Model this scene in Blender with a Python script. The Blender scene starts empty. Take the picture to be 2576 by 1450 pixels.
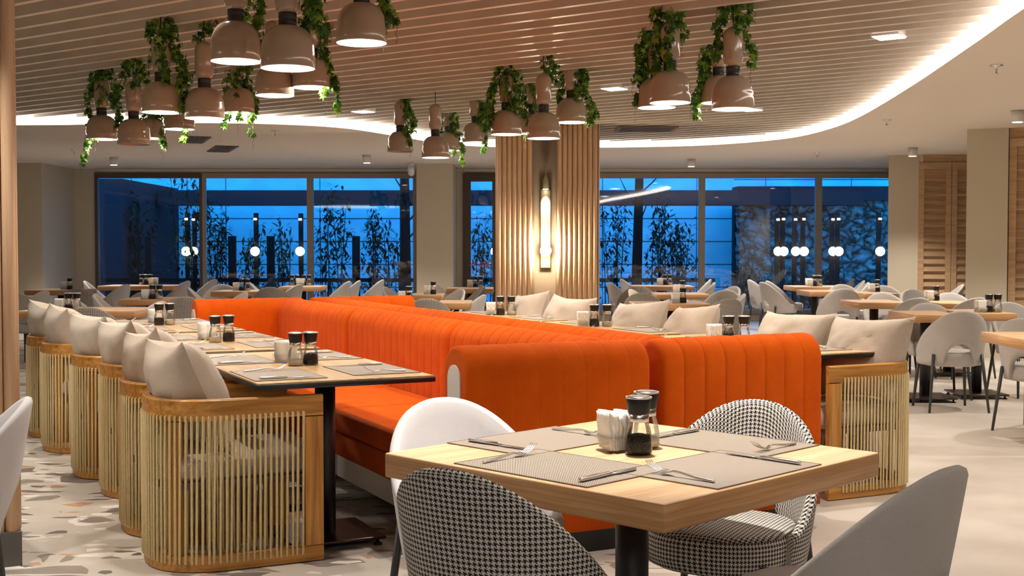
import bpy, math, random
from mathutils import Vector, Matrix, noise
PI = math.pi
sc = bpy.context.scene
C = sc.collection
rnd = random.Random(7)
HC, F, YH = 1.30, 3085.0, 625.0

# ---------------------------------------------------------------- camera, world, exposure
cam = bpy.data.objects.new('camera', bpy.data.cameras.new('camera'))
C.objects.link(cam)
cam.location = (0, 0, HC)
cam.rotation_euler = (PI / 2 - math.atan((725 - YH) / F), 0, 0)
cam.data.sensor_width = 36.0
cam.data.lens = 36.0 * F / 2576.0
cam.data.clip_start = 0.05
cam.data.dof.use_dof = True
cam.data.dof.focus_distance = 4.4
cam.data.dof.aperture_fstop = 20.0
sc.camera = cam
sc.view_settings.view_transform = 'Standard'
sc.view_settings.look = 'None'
sc.view_settings.exposure = 1.0
sc.view_settings.gamma = 1.0
w = bpy.data.worlds.new('dusk_sky'); sc.world = w; w.use_nodes = True
bgn = w.node_tree.nodes['Background']
bgn.inputs[0].default_value = (0.003, 0.29, 0.84, 1); bgn.inputs[1].default_value = 3.0

cy = sc.cycles
cy.max_bounces = 6; cy.diffuse_bounces = 3; cy.glossy_bounces = 3; cy.transmission_bounces = 3; cy.transparent_max_bounces = 12
cy.caustics_reflective = False; cy.caustics_refractive = False
cy.use_adaptive_sampling = True; cy.adaptive_threshold = 0.035
WARM = (1.0, 0.93, 0.84); WHITE = (1.0, 0.97, 0.93)
def lamp(name, loc, power, col=WARM, kind='SPOT', size=1.25, blend=0.5, r=0.04, rot=None):
    d = bpy.data.lights.new(name, kind); d.energy = power; d.color = col
    if kind == 'SPOT': d.spot_size = size; d.spot_blend = blend; d.shadow_soft_size = r
    elif kind == 'POINT': d.shadow_soft_size = r
    elif kind == 'AREA': d.shape = 'DISK'; d.size = r
    o = bpy.data.objects.new(name, d); o.location = loc
    if rot: o.rotation_euler = rot
    C.objects.link(o); return o
def P(px, py, z):
    d = (HC - z) * F / (py - YH)
    return ((px - 1288) / F * d, d, z)
def XY(px, Y): return (px - 1288) / F * Y

# ---------------------------------------------------------------- materials
def lin(c):
    return tuple(((v/255.)/12.92 if v/255. <= .04045 else ((v/255.+.055)/1.055)**2.4) for v in c) + (1,)
class NT:
    def __init__(s, name):
        s.m = bpy.data.materials.new(name); s.m.use_nodes = True
        s.t = s.m.node_tree; s.b = s.t.nodes['Principled BSDF']
    def n(s, typ, **kw):
        o = s.t.nodes.new(typ)
        for k, v in kw.items(): setattr(o, k, v)
        return o
    def l(s, a, b): s.t.links.new(a, b)
    def math(s, op, a, b=None, c=None):
        o = s.n('ShaderNodeMath', operation=op)
        for i, v in enumerate((a, b, c)):
            if v is None: continue
            if isinstance(v, (int, float)): o.inputs[i].default_value = v
            else: s.l(v, o.inputs[i])
        return o.outputs[0]
    def mix(s, f, a, b):
        o = s.n('ShaderNodeMix', data_type='RGBA')
        if isinstance(f, (int, float)): o.inputs[0].default_value = f
        else: s.l(f, o.inputs[0])
        for i, v in ((6, a), (7, b)):
            if isinstance(v, tuple): o.inputs[i].default_value = v
            else: s.l(v, o.inputs[i])
        return o.outputs[2]
    def base(s, col, rough=.5, metal=0., spec=.5):
        if isinstance(col, tuple): s.b.inputs['Base Color'].default_value = col
        else: s.l(col, s.b.inputs['Base Color'])
        s.b.inputs['Roughness'].default_value = rough
        s.b.inputs['Metallic'].default_value = metal
        s.b.inputs['Specular IOR Level'].default_value = spec
        return s
    def bump(s, h, strength=.3, dist=.01):
        o = s.n('ShaderNodeBump'); o.inputs['Strength'].default_value = strength
        o.inputs['Distance'].default_value = dist
        s.l(h, o.inputs['Height']); s.l(o.outputs[0], s.b.inputs['Normal'])
    def coord(s, kind='Object', scale=(1, 1, 1), rot=(0, 0, 0)):
        tc = s.n('ShaderNodeTexCoord'); mp = s.n('ShaderNodeMapping')
        mp.inputs['Scale'].default_value = scale; mp.inputs['Rotation'].default_value = rot
        s.l(tc.outputs[kind], mp.inputs[0]); return mp.outputs[0]
    def noise(s, vec, scale, detail=3., rough=.5, dist=0.):
        o = s.n('ShaderNodeTexNoise'); o.inputs['Scale'].default_value = scale
        o.inputs['Detail'].default_value = detail; o.inputs['Roughness'].default_value = rough
        o.inputs['Distortion'].default_value = dist
        if vec: s.l(vec, o.inputs['Vector'])
        return o.outputs[0]
    def ramp(s, f, stops, interp='LINEAR'):
        o = s.n('ShaderNodeValToRGB'); cr = o.color_ramp; cr.interpolation = interp
        while len(cr.elements) < len(stops): cr.elements.new(.5)
        for e, (p, c) in zip(cr.elements, stops): e.position = p; e.color = c
        s.l(f, o.inputs[0]); return o.outputs[0]
M = {}
def plain(name, col, rough=.5, metal=0., spec=.5, bump=None):
    m = NT(name).base(lin(col), rough, metal, spec)
    if bump: m.bump(m.noise(m.coord(), bump[0], 2.), bump[1], bump[2] if len(bump) > 2 else .01)
    M[name] = m.m; return m
def fabric(name, c1, c2, scale=350., bump=.35):
    m = NT(name); v = m.coord()
    n1 = m.noise(v, scale, 2., .7); n2 = m.noise(v, 9., 2.)
    f = m.math('ADD', m.math('MULTIPLY', n1, .75), m.math('MULTIPLY', n2, .25))
    m.base(m.ramp(f, [(.3, lin(c1)), (.7, lin(c2))]), .9, 0, .15)
    m.b.inputs['Sheen Weight'].default_value = .12
    m.bump(n1, bump, .004); M[name] = m.m
def wood(name, c1, c2, axis=0, scale=1., rough=.5, kind='Object'):
    m = NT(name); s = [22., 22., 22.]; s[axis] = 1.3
    v = m.coord(kind, tuple(x*scale for x in s))
    n = m.noise(v, 1.6, 6., .62, .6); n2 = m.noise(m.coord(kind, (1, 1, 1)), 1.5, 2.)
    f = m.math('ADD', m.math('MULTIPLY', n, .8), m.math('MULTIPLY', n2, .2))
    m.base(m.ramp(f, [(.32, lin(c1)), (.62, lin(c2))]), rough, 0, .4)
    m.bump(n, .12, .004); M[name] = m.m
fabric('orange_fabric', (188, 66, 5), (226, 102, 16), 420.)
M['orange_fabric'].node_tree.nodes['Principled BSDF'].inputs['Specular IOR Level'].default_value = .06
M['orange_fabric'].node_tree.nodes['Principled BSDF'].inputs['Sheen Weight'].default_value = .04
fabric('grey_fabric', (176, 170, 165), (204, 198, 194), 500.)
fabric('white_fabric', (200, 195, 196), (220, 216, 216), 500.)
fabric('pillow_linen', (176, 162, 145), (208, 194, 177), 380.)
wood('oak_side', (196, 146, 98), (228, 186, 138), 1)
wood('teak', (140, 90, 34), (208, 150, 74), 0, 1., .38)
wood('teak_upright', (140, 90, 34), (208, 150, 74), 2, 1., .38)
wood('walnut_top', (176, 138, 88), (222, 186, 130), 1, 1., .3)
wood('pillar_wood', (204, 164, 128), (226, 190, 156), 2, .8, .6)
wood('shutter_wood', (182, 146, 108), (212, 176, 138), 0, .8, .6)
plain('rope', (226, 204, 154), .9, 0, .2, (260., .5))
plain('black_metal', (22, 22, 24), .45, 0, .5, (120., .1))
plain('dark_collar', (52, 50, 52), .4, 0, .5)
plain('leg_metal', (58, 58, 56), .45)
plain('base_metal', (70, 52, 46), .28, .6)
plain('black_edge', (20, 20, 22), .35)
plain('steel', (222, 218, 212), .24, 1.)
plain('white_panel', (232, 228, 222), .4)
plain('wall_paint', (208, 196, 174), .85, 0, .2, (40., .05))
plain('ceiling_paint', (228, 218, 206), .85, 0, .2)
plain('grey_wall_paint', (128, 112, 98), .85, 0, .2)
plain('sconce_olive', (150, 142, 118), .5)
plain('window_frame', (168, 154, 134), .5, .0)
plain('dark_frame', (96, 84, 72), .5, .2)
plain('ceramic', (172, 154, 134), .12, 0, .7)
plain('cord', (12, 12, 12), .6)
plain('napkin', (248, 246, 240), .85, 0, .1)
plain('cap_black', (20, 20, 20), .5, 0, .4)
plain('plinth_stone', (92, 88, 84), .6)
plain('downlight_white', (226, 222, 216), .5)
plain('camera_white', (226, 224, 220), .4)
plain('seam_orange', (150, 40, 6), .9)
plain('dark_trough', (70, 58, 50), .8)
plain('plenum', (206, 192, 176), .9)
plain('fence_dark', (26, 22, 22), .8, 0, .02)
plain('bark', (30, 24, 24), .9, 0, .02)
plain('bamboo_leaf', (26, 46, 36), .8, 0, .03)
plain('ext_ground', (70, 74, 80), .9)
plain('ext_dark', (40, 44, 50), .9, 0, .02)
plain('vine_stem', (54, 48, 24), .7)
def mk_slat():
    m = NT('ceiling_slat'); v = m.coord('Object', (1, 1, 1))
    n = m.noise(v, 3., 3.)
    m.base(m.ramp(n, [(.3, lin((198, 190, 176))), (.7, lin((212, 204, 190)))]), .38, 0, .5); M['ceiling_slat'] = m.m
mk_slat()
def mk_leaf():
    m = NT('ivy_leaf'); oi = m.n('ShaderNodeNewGeometry')
    c = m.ramp(oi.outputs['Random Per Island'], [(0., lin((36, 78, 26))), (.5, lin((74, 122, 38))), (1., lin((140, 176, 58)))])
    m.base(c, .4, 0, .4); m.b.inputs['Transmission Weight'].default_value = 0
    tr = m.n('ShaderNodeBsdfTranslucent'); m.l(c, tr.inputs[0])
    mx = m.n('ShaderNodeMixShader'); mx.inputs[0].default_value = .3
    out = m.t.nodes['Material Output']
    m.l(m.b.outputs[0], mx.inputs[1]); m.l(tr.outputs[0], mx.inputs[2]); m.l(mx.outputs[0], out.inputs[0])
    M['ivy_leaf'] = m.m
mk_leaf()
def emis(name, col, st):
    m = NT(name); m.b.inputs['Base Color'].default_value = (*col, 1)
    m.b.inputs['Emission Color'].default_value = (*col, 1); m.b.inputs['Emission Strength'].default_value = st
    M[name] = m.m
emis('bulb_glow', (1., .93, .84), 60.)
plain('bulb_off', (226, 214, 196), .3)
emis('cove_glow', (1., .9, .84), 4.2)
emis('panel_glow', (1., .95, .88), 9.)
emis('globe_glow', (1., .86, .62), 14.)
emis('spot_glow', (1., .9, .7), 6.)
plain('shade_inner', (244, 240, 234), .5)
def mk_hounds():
    m = NT('houndstooth'); tc = m.n('ShaderNodeTexCoord'); sp = m.n('ShaderNodeSeparateXYZ')
    m.l(tc.outputs['UV'], sp.inputs[0])
    K = 8/.0125
    i = m.math('FLOOR', m.math('MULTIPLY', sp.outputs[0], K)); j = m.math('FLOOR', m.math('MULTIPLY', sp.outputs[1], K))
    def lt(x, mod, th): return m.math('LESS_THAN', m.math('FLOORED_MODULO', x, mod), th)
    a = lt(i, 8., 3.5); b = lt(j, 8., 3.5); t = lt(m.math('ADD', i, j), 4., 1.5)
    dark = m.math('ADD', m.math('MULTIPLY', t, a), m.math('MULTIPLY', m.math('SUBTRACT', 1., t), b))
    n = m.noise(m.coord(), 500., 2.)
    lightc = m.ramp(n, [(.3, lin((206, 198, 186))), (.7, lin((232, 226, 216)))])
    m.base(m.mix(dark, lightc, lin((40, 36, 44))), .9, 0, .15); m.bump(n, .3, .003)
    M['houndstooth'] = m.m
mk_hounds()
def mk_mat():
    m = NT('woven_vinyl'); v = m.coord('Object')
    wv = m.n('ShaderNodeTexWave', wave_type='BANDS', bands_direction='DIAGONAL'); wv.inputs['Scale'].default_value = 105.
    wv.inputs['Distortion'].default_value = .4
    m.l(v, wv.inputs[0])
    m.base(m.ramp(wv.outputs[1], [(.35, lin((112, 100, 90))), (.65, lin((190, 176, 160)))]), .55, 0, .4)
    m.bump(wv.outputs[1], .3, .002); M['woven_vinyl'] = m.m
mk_mat()
def mk_terrazzo():
    m = NT('terrazzo'); v = m.coord('Object', (1, 1, 1))
    nz = m.n('ShaderNodeTexNoise'); nz.inputs['Scale'].default_value = 2.2; m.l(v, nz.inputs[0])
    va = m.n('ShaderNodeVectorMath', operation='MULTIPLY_ADD'); m.l(nz.outputs[1], va.inputs[0])
    va.inputs[1].default_value = (.25, .25, 0); m.l(v, va.inputs[2])
    n0 = m.noise(v, .9, 3.)
    base = m.ramp(n0, [(.3, lin((184, 175, 162))), (.7, lin((210, 202, 190)))])
    cols = [((132, 124, 116), (206, 196, 184)), ((120, 112, 106), (224, 216, 204)), ((186, 140, 112), (110, 102, 98))]
    col = base
    for k, (sc_, th, ed) in enumerate(((5.0, .84, .05), (9.5, .85, .05), (20., .86, .06))):
        mp = m.n('ShaderNodeMapping'); mp.inputs['Scale'].default_value = (1., 1.9, 1.); mp.inputs['Rotation'].default_value = (0, 0, .5 + k)
        mp.inputs['Location'].default_value = (k*3.3, k*1.7, k*.2)
        m.l(va.outputs[0], mp.inputs[0])
        vo = m.n('ShaderNodeTexVoronoi'); vo.inputs['Scale'].default_value = sc_*.6; m.l(mp.outputs[0], vo.inputs[0])
        ve = m.n('ShaderNodeTexVoronoi', feature='DISTANCE_TO_EDGE'); ve.inputs['Scale'].default_value = sc_*.6; m.l(mp.outputs[0], ve.inputs[0])
        sp = m.n('ShaderNodeSeparateColor'); m.l(vo.outputs['Color'], sp.inputs[0])
        on = m.math('MULTIPLY', m.math('GREATER_THAN', sp.outputs[0], th), m.math('GREATER_THAN', ve.outputs[0], ed))
        ch = m.ramp(sp.outputs[1], [(0., lin((112, 104, 98))), (.28, lin((140, 130, 121))), (.5, lin((226, 218, 206))), (.72, lin((186, 142, 116))), (.84, lin((104, 96, 92))), (.93, lin((236, 230, 220)))], 'CONSTANT')
        col = m.mix(on, col, ch)
    # the terrazzo gives way to plain poured screed on the right-hand side of the room
    sp = m.n('ShaderNodeSeparateXYZ'); m.l(v, sp.inputs[0])
    side = m.math('GREATER_THAN', m.math('ADD', m.math('MULTIPLY', sp.outputs[0], .897), m.math('MULTIPLY', sp.outputs[1], .4415)), 3.3)
    n3 = m.noise(v, 2.5, 5.)
    screed = m.ramp(n3, [(.3, lin((190, 180, 168))), (.7, lin((212, 202, 190)))])
    m.base(m.mix(side, col, screed), .38, 0, .45); M['terrazzo'] = m.m
mk_terrazzo()
def mk_glass(name, tint, gl=.06, dens=1.):
    m = NT(name); out = m.t.nodes['Material Output']
    tr = m.n('ShaderNodeBsdfTransparent'); tr.inputs[0].default_value = (*tint, 1)
    g = m.n('ShaderNodeBsdfGlossy'); g.inputs['Roughness'].default_value = .02
    fr = m.n('ShaderNodeFresnel'); fr.inputs[0].default_value = 1.5
    mx = m.n('ShaderNodeMixShader')
    m.l(m.math('ADD', m.math('MULTIPLY', fr.outputs[0], .8), gl), mx.inputs[0])
    m.l(tr.outputs[0], mx.inputs[1]); m.l(g.outputs[0], mx.inputs[2]); m.l(mx.outputs[0], out.inputs[0])
    M[name] = m.m
mk_glass('mill_glass', (.98, .98, .97), .0)
mk_glass('window_glass', (.86, .9, .93), .05)
mk_glass('holder_glass', (.99, .99, .99), .0)
def mk_grain(name, c1, c2, sc_):
    m = NT(name); v = m.coord()
    vo = m.n('ShaderNodeTexVoronoi'); vo.inputs['Scale'].default_value = sc_; m.l(v, vo.inputs[0])
    m.base(m.ramp(vo.outputs[0], [(.1, lin(c2)), (.7, lin(c1))]), .7); m.bump(vo.outputs[0], .8 if c2[0] > 100 and False else (.8 if c1[0] < 50 else .02), -.004); M[name] = m.m
mk_grain('peppercorns', (14, 10, 8), (84, 66, 52), 230.)
mk_grain('salt_grains', (224, 208, 180), (255, 246, 226), 600.)
def mk_rock():
    m = NT('rock_wall'); v = m.coord('Object')
    vo = m.n('ShaderNodeTexVoronoi', feature='DISTANCE_TO_EDGE'); vo.inputs['Scale'].default_value = 3.2; vo.inputs['Randomness'].default_value = 1.
    nz = m.n('ShaderNodeTexNoise'); nz.inputs['Scale'].default_value = 2.5; m.l(v, nz.inputs[0])
    va = m.n('ShaderNodeVectorMath', operation='MULTIPLY_ADD'); m.l(nz.outputs[1], va.inputs[0]); va.inputs[1].default_value = (.5, .5, .5); m.l(v, va.inputs[2])
    m.l(va.outputs[0], vo.inputs[0])
    m.base(m.ramp(vo.outputs[0], [(0., lin((30, 28, 28))), (.12, lin((120, 116, 112))), (.5, lin((176, 172, 168)))]), .9)
    m.bump(vo.outputs[0], 1., .15); M['rock_wall'] = m.m
mk_rock()
def mk_ext():
    m = NT('exterior_panel'); v = m.coord('Object')
    sp = m.n('ShaderNodeSeparateXYZ'); m.l(v, sp.inputs[0])
    z = m.math('FRACT', m.math('DIVIDE', m.math('ADD', sp.outputs[2], -.33), .56))
    x = m.math('FRACT', m.math('DIVIDE', m.math('ADD', sp.outputs[0], 30.), 2.3))
    j = m.math('MAXIMUM', m.math('LESS_THAN', z, .05), m.math('LESS_THAN', x, .010))
    n = m.noise(v, 1.4, 3.)
    c = m.ramp(n, [(.3, lin((196, 200, 206))), (.7, lin((226, 228, 232)))])
    m.base(m.mix(j, c, lin((70, 72, 80))), .8); M['exterior_panel'] = m.m
mk_ext()

def mk_oak():
    m = NT('oak'); tc = m.n('ShaderNodeTexCoord'); sp = m.n('ShaderNodeSeparateXYZ'); sn2 = m.n('ShaderNodeSeparateXYZ')
    m.l(tc.outputs['Object'], sp.inputs[0]); m.l(tc.outputs['Normal'], sn2.inputs[0])
    side = m.math('GREATER_THAN', m.math('ABSOLUTE', sn2.outputs[0]), .5)
    ca = m.n('ShaderNodeCombineXYZ'); cb = m.n('ShaderNodeCombineXYZ')
    for i, k in enumerate((0, 1, 2)): m.l(sp.outputs[k], ca.inputs[i])
    for i, k in enumerate((1, 0, 2)): m.l(sp.outputs[k], cb.inputs[i])
    mx = m.n('ShaderNodeMix', data_type='VECTOR'); m.l(side, mx.inputs[0]); m.l(ca.outputs[0], mx.inputs[4]); m.l(cb.outputs[0], mx.inputs[5])
    mp = m.n('ShaderNodeMapping'); mp.inputs['Scale'].default_value = (1.6, 26, 60); m.l(mx.outputs[1], mp.inputs[0])
    n = m.noise(mp.outputs[0], 1.5, 6., .62, .5)
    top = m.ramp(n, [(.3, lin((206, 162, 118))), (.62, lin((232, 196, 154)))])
    edge = m.ramp(n, [(.3, lin((172, 124, 80))), (.62, lin((206, 158, 108)))])  # sides coloured darker, the shade of the overhead light put into the wood
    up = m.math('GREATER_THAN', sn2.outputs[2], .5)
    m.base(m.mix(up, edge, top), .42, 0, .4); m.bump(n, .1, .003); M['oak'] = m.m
mk_oak()
# ---------------------------------------------------------------- mesh helpers
class MB:
    def __init__(s): s.v = []; s.f = []; s.sm = []; s.uv = {}
    def add(s, vs, fs, smooth=False, uvs=None):
        o = len(s.v); s.v += [tuple(x) for x in vs]
        for f in fs:
            s.f.append(tuple(i + o for i in f)); s.sm.append(smooth)
        if uvs:
            for i, u in enumerate(uvs): s.uv[o+i] = u
        return s
    def box(s, x0, x1, y0, y1, z0, z1, bev=0):
        if bev <= 0:
            vs = [(x, y, z) for z in (z0, z1) for y in (y0, y1) for x in (x0, x1)]
            return s.add(vs, [(0, 2, 3, 1), (4, 5, 7, 6), (0, 1, 5, 4), (2, 6, 7, 3), (0, 4, 6, 2), (1, 3, 7, 5)])
        b = bev
        def ring(x0, x1, y0, y1, z, b):
            return [(x0+b, y0, z), (x1-b, y0, z), (x1, y0+b, z), (x1, y1-b, z), (x1-b, y1, z), (x0+b, y1, z), (x0, y1-b, z), (x0, y0+b, z)]
        rs = [ring(x0+b, x1-b, y0+b, y1-b, z0, b*.4), ring(x0, x1, y0, y1, z0+b, b), ring(x0, x1, y0, y1, z1-b, b), ring(x0+b, x1-b, y0+b, y1-b, z1, b*.4)]
        return s.loft(rs, True, True)
    def loft(s, rings, cap=True, smooth=False, closed=True, uvs=None):
        n = len(rings[0]); vs = [p for r in rings for p in r]; fs = []
        for k in range(len(rings)-1):
            for i in range(n if closed else n-1):
                j = (i+1) % n
                fs.append((k*n+i, k*n+j, (k+1)*n+j, (k+1)*n+i))
        s.add(vs, fs, smooth, uvs)
        if cap and closed:
            o = len(s.v) - len(vs)
            s.f.append(tuple(o+i for i in reversed(range(n)))); s.sm.append(False)
            s.f.append(tuple(o+(len(rings)-1)*n+i for i in range(n))); s.sm.append(False)
        return s
    def lathe(s, prof, n=24, c=(0, 0, 0), smooth=True, cap=True):
        rings = [[(c[0]+r*math.cos(2*PI*i/n), c[1]+r*math.sin(2*PI*i/n), c[2]+z) for i in range(n)] for r, z in prof]
        return s.loft(rings, cap, smooth)
    def tube(s, pts, r, n=8, smooth=True, cap=True):
        pts = [Vector(p) for p in pts]; rings = []
        rr = r if isinstance(r, (list, tuple)) else [r]*len(pts)
        for k, p in enumerate(pts):
            d = (pts[min(k+1, len(pts)-1)] - pts[max(k-1, 0)])
            d = d.normalized() if d.length > 1e-9 else Vector((0, 0, 1))
            a = d.cross(Vector((0, 0, 1)));
            if a.length < .05: a = d.cross(Vector((0, 1, 0)))
            a.normalize(); b = a.cross(d)
            rings.append([tuple(p + rr[k]*(a*math.cos(-2*PI*i/n) + b*math.sin(-2*PI*i/n))) for i in range(n)])
        return s.loft(rings, cap, smooth)
    def xf(s, m):
        s.v = [tuple(m @ Vector(p)) for p in s.v]; return s
    def mesh(s, name, mat):
        me = bpy.data.meshes.new(name); me.from_pydata(s.v, [], s.f)
        me.polygons.foreach_set('use_smooth', s.sm)
        if s.uv:
            ul = me.uv_layers.new(name='UVMap')
            for lp in me.loops: ul.data[lp.index].uv = s.uv.get(lp.vertex_index, (0, 0))
        me.materials.append(M[mat]); me.update(); return me
    def build(s, name, mat, parent=None, loc=None, rotz=0):
        o = bpy.data.objects.new(name, s.mesh(name, mat)); C.objects.link(o)
        if parent: o.parent = parent
        if loc: o.location = loc
        if rotz: o.rotation_euler.z = rotz
        return o
def tag(o, label=None, cat=None, group=None, kind=None):
    if label: o['label'] = label
    if cat: o['category'] = cat
    if group: o['group'] = group
    if kind: o['kind'] = kind
    return o
def struct(o): o['kind'] = 'structure'; return o
def empty(name, loc=(0, 0, 0), rotz=0):
    o = bpy.data.objects.new(name, None); C.objects.link(o); o.location = loc; o.rotation_euler.z = rotz
    o.empty_display_size = .1; return o
class Proto:
    """first placement moves the original, later placements copy it part by part"""
    def __init__(s, root): s.root = root; s.used = False; s.kids = [(c, list(c.children)) for c in root.children]
    def place(s, loc, rotz, label, cat, group, tilt=None):
        if not s.used: r = s.root; s.used = True
        else:
            r = s.root.copy(); C.objects.link(r)
            for ch, gs in s.kids:
                c = ch.copy(); C.objects.link(c); c.parent = r
                for g in gs:
                    d = g.copy(); C.objects.link(d); d.parent = c
        r.location = loc; r.rotation_euler = (0, 0, rotz)
        if tilt: r.rotation_euler = tilt
        for k in ('label', 'category', 'group'):
            if k in r: del r[k]
        return tag(r, label, cat, group)

# ---------------------------------------------------------------- room shell
YW = 22.0
def wx(px): return XY(px, YW)
struct(MB().box(-13, 12, -9, 23.0, -.2, 0).build('floor', 'terrazzo'))
b = MB()
zt = 2.645
b.box(-13, wx(240), YW, YW+.25, 0, 3.0)
b.box(wx(240), wx(2300), YW, YW+.25, zt, 3.0)
b.box(wx(240), wx(2300), YW, YW+.25, 0, .12)
b.box(wx(1046), wx(1166), YW-.002, YW+.25, 0, 3.0)
b.box(wx(1258), wx(1330), YW, YW+.25, 0, 3.0)
b.box(wx(2245), 12, YW, YW+.25, 0, 3.0)
struct(b.build('wall_back', 'wall_paint'))
struct(MB().box(-13, -12.8, -9, YW, 0, 3.0).build('wall_left', 'wall_paint'))
struct(MB().box(-12.8, 12, -9.2, -9, 0, 3.0).build('wall_front', 'wall_paint'))
struct(MB().box(11.8, 12, -9, YW, 0, 3.0).build('wall_right', 'wall_paint'))
# projecting piece of wall left of the windows, pier between window banks, piers at the right
struct(MB().box(-9.6, -7.83, 20.45, YW, 0, 2.95).build('wall_left_pier', 'wall_paint'))
struct(MB().box(XY(1048, 20.6), XY(1140, 20.6), 20.6, YW-.003, 0, 2.95).build('wall_middle_pier', 'wall_paint'))
struct(MB().box(0, .5, 0, 3.4, 0, 2.95).build('wall_right_pier', 'wall_paint', None, (XY(2233, 18.75), 18.75, 0), -.30))
struct(MB().box(XY(2300, 18.8), 11.8, 19.0, 19.15, 0, 2.95).build('wall_alcove', 'wall_paint'))
struct(MB().box(0, .46, 0, 1.2, 0, 2.95).build('wall_front_pier', 'wall_paint', None, (5.43, 14.68, 0), math.radians(-25)))
struct(MB().box(.461, 6.5, .14, .3, 0, 2.95).build('wall_closet', 'wall_paint', None, (5.43, 14.68, 0), math.radians(-25)))
struct(MB().box(XY(240, 21.7), XY(2233, 21.7), 21.86, 21.995, 2.665, 2.715).build('trim_1', 'wall_paint'))

# windows
def window(n, p0, p1, z0=.12, z1=zt, mw=.055, mat='window_frame', kind='window', top=0):
    x0, x1 = wx(p0), wx(p1); y0, y1 = YW-.03, YW+.07
    f = MB()
    f.box(x0, x0+mw, y0, y1, z0, z1); f.box(x1-mw, x1, y0, y1, z0, z1)
    f.box(x0+mw, x1-mw, y0, y1, z1-.09-top, z1); f.box(x0+mw, x1-mw, y0, y1, z0, z0+.08)
    r = struct(f.build('%s_%d' % (kind, n), mat))
    MB().box(x0+mw, x1-mw, YW+.01, YW+.022, z0+.08, z1-.09-top).build('pane', 'window_glass', r)
    return r
window(1, 241, 511, mat='dark_frame'); window(2, 511, 781); window(3, 781, 1047)
d1 = window(1, 1165, 1258, z0=0.12, mw=.14, mat='dark_frame', kind='door', top=.06)
MB().tube([(wx(1180), YW-.05, 1.0), (wx(1180), YW-.08, 1.0), (wx(1180)+.1, YW-.08, 1.0)], .012).build('handle', 'steel', d1)
window(4, 1330, 1765); window(5, 1765, 2058); window(6, 2058, 2246)

# ceiling: flat plaster with a curved opening, slats inside it
def catmull(pts, k=8):
    out = []; n = len(pts)
    for i in range(n-1):
        p0 = Vector(pts[max(i-1, 0)]); p1 = Vector(pts[i]); p2 = Vector(pts[i+1]); p3 = Vector(pts[min(i+2, n-1)])
        for j in range(k):
            t = j/k
            out.append(.5*((2*p1)+(p2-p0)*t+(2*p0-5*p1+4*p2-p3)*t*t+(3*p1-3*p2+p3-p0)*t**3))
    out.append(Vector(pts[-1])); return out
ZC, ZS = 2.72, 2.80
curve = catmull([(1.8, -7), (2.35, 0), (2.72, 4.5), (3.02, 7.2), (3.2, 8.5), (3.5, 10.8), (3.75, 13.2), (3.78, 14.6), (3.6, 15.8), (3.1, 16.6), (2.4, 17.1), (1.23, 17.35), (-.1, 17.3), (-.9, 16.75), (-1.5, 15.5), (-2.0, 14.55), (-2.7, 14.1), (-3.65, 13.95), (-4.8, 14.1), (-5.75, 14.2), (-10.5, 14.3)])
poly = [(p[0], p[1]) for p in curve] + [(-10.5, -7)]
import bmesh
bm = bmesh.new()
def loop(ps, z):
    vs = [bm.verts.new((x, y, z)) for x, y in ps]
    for i in range(len(vs)): bm.edges.new((vs[i], vs[(i+1) % len(vs)]))
loop([(-13, -9), (12, -9), (12, 22.2), (-13, 22.2)], ZC); loop(poly, ZC)
bmesh.ops.triangle_fill(bm, use_beauty=True, use_dissolve=False, edges=bm.edges[:])
for f in bm.faces:
    if f.normal.z > 0: f.normal_flip()
n = len(poly)
top = [bm.verts.new((x, y, 2.99)) for x, y in poly]
bm.verts.ensure_lookup_table()
base = [v for v in bm.verts if abs(v.co.z-ZC) < 1e-4][4:4+n]
for i in range(n): bm.faces.new((base[i], base[(i+1) % n], top[(i+1) % n], top[i]))
me = bpy.data.meshes.new('ceiling'); bm.to_mesh(me); bm.free(); me.materials.append(M['ceiling_paint'])
co = bpy.data.objects.new('ceiling', me); C.objects.link(co); struct(co)
struct(MB().box(-13, 12, -9, 22.2, 2.99, 3.05).build('ceiling_plenum', 'plenum'))
# cove light: diffuser band running along the inside of the opening
cv = MB(); rings = []
cs = [Vector((p[0], p[1])) for p in curve]
for i, p in enumerate(cs):
    d = (cs[min(i+1, len(cs)-1)]-cs[max(i-1, 0)]).normalized(); nn = Vector((-d[1], d[0]))
    a = p + nn*.004; c = p + nn*.03
    rings.append([(a.x, a.y, ZC+.012), (a.x, a.y, 2.87), (c.x, c.y, 2.87), (c.x, c.y, ZC+.012)])
cv.loft(rings)
tag(cv.build('cove_light', 'cove_glow'), 'white glowing light strip curving along the edge of the slatted ceiling', 'light strip')
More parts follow.
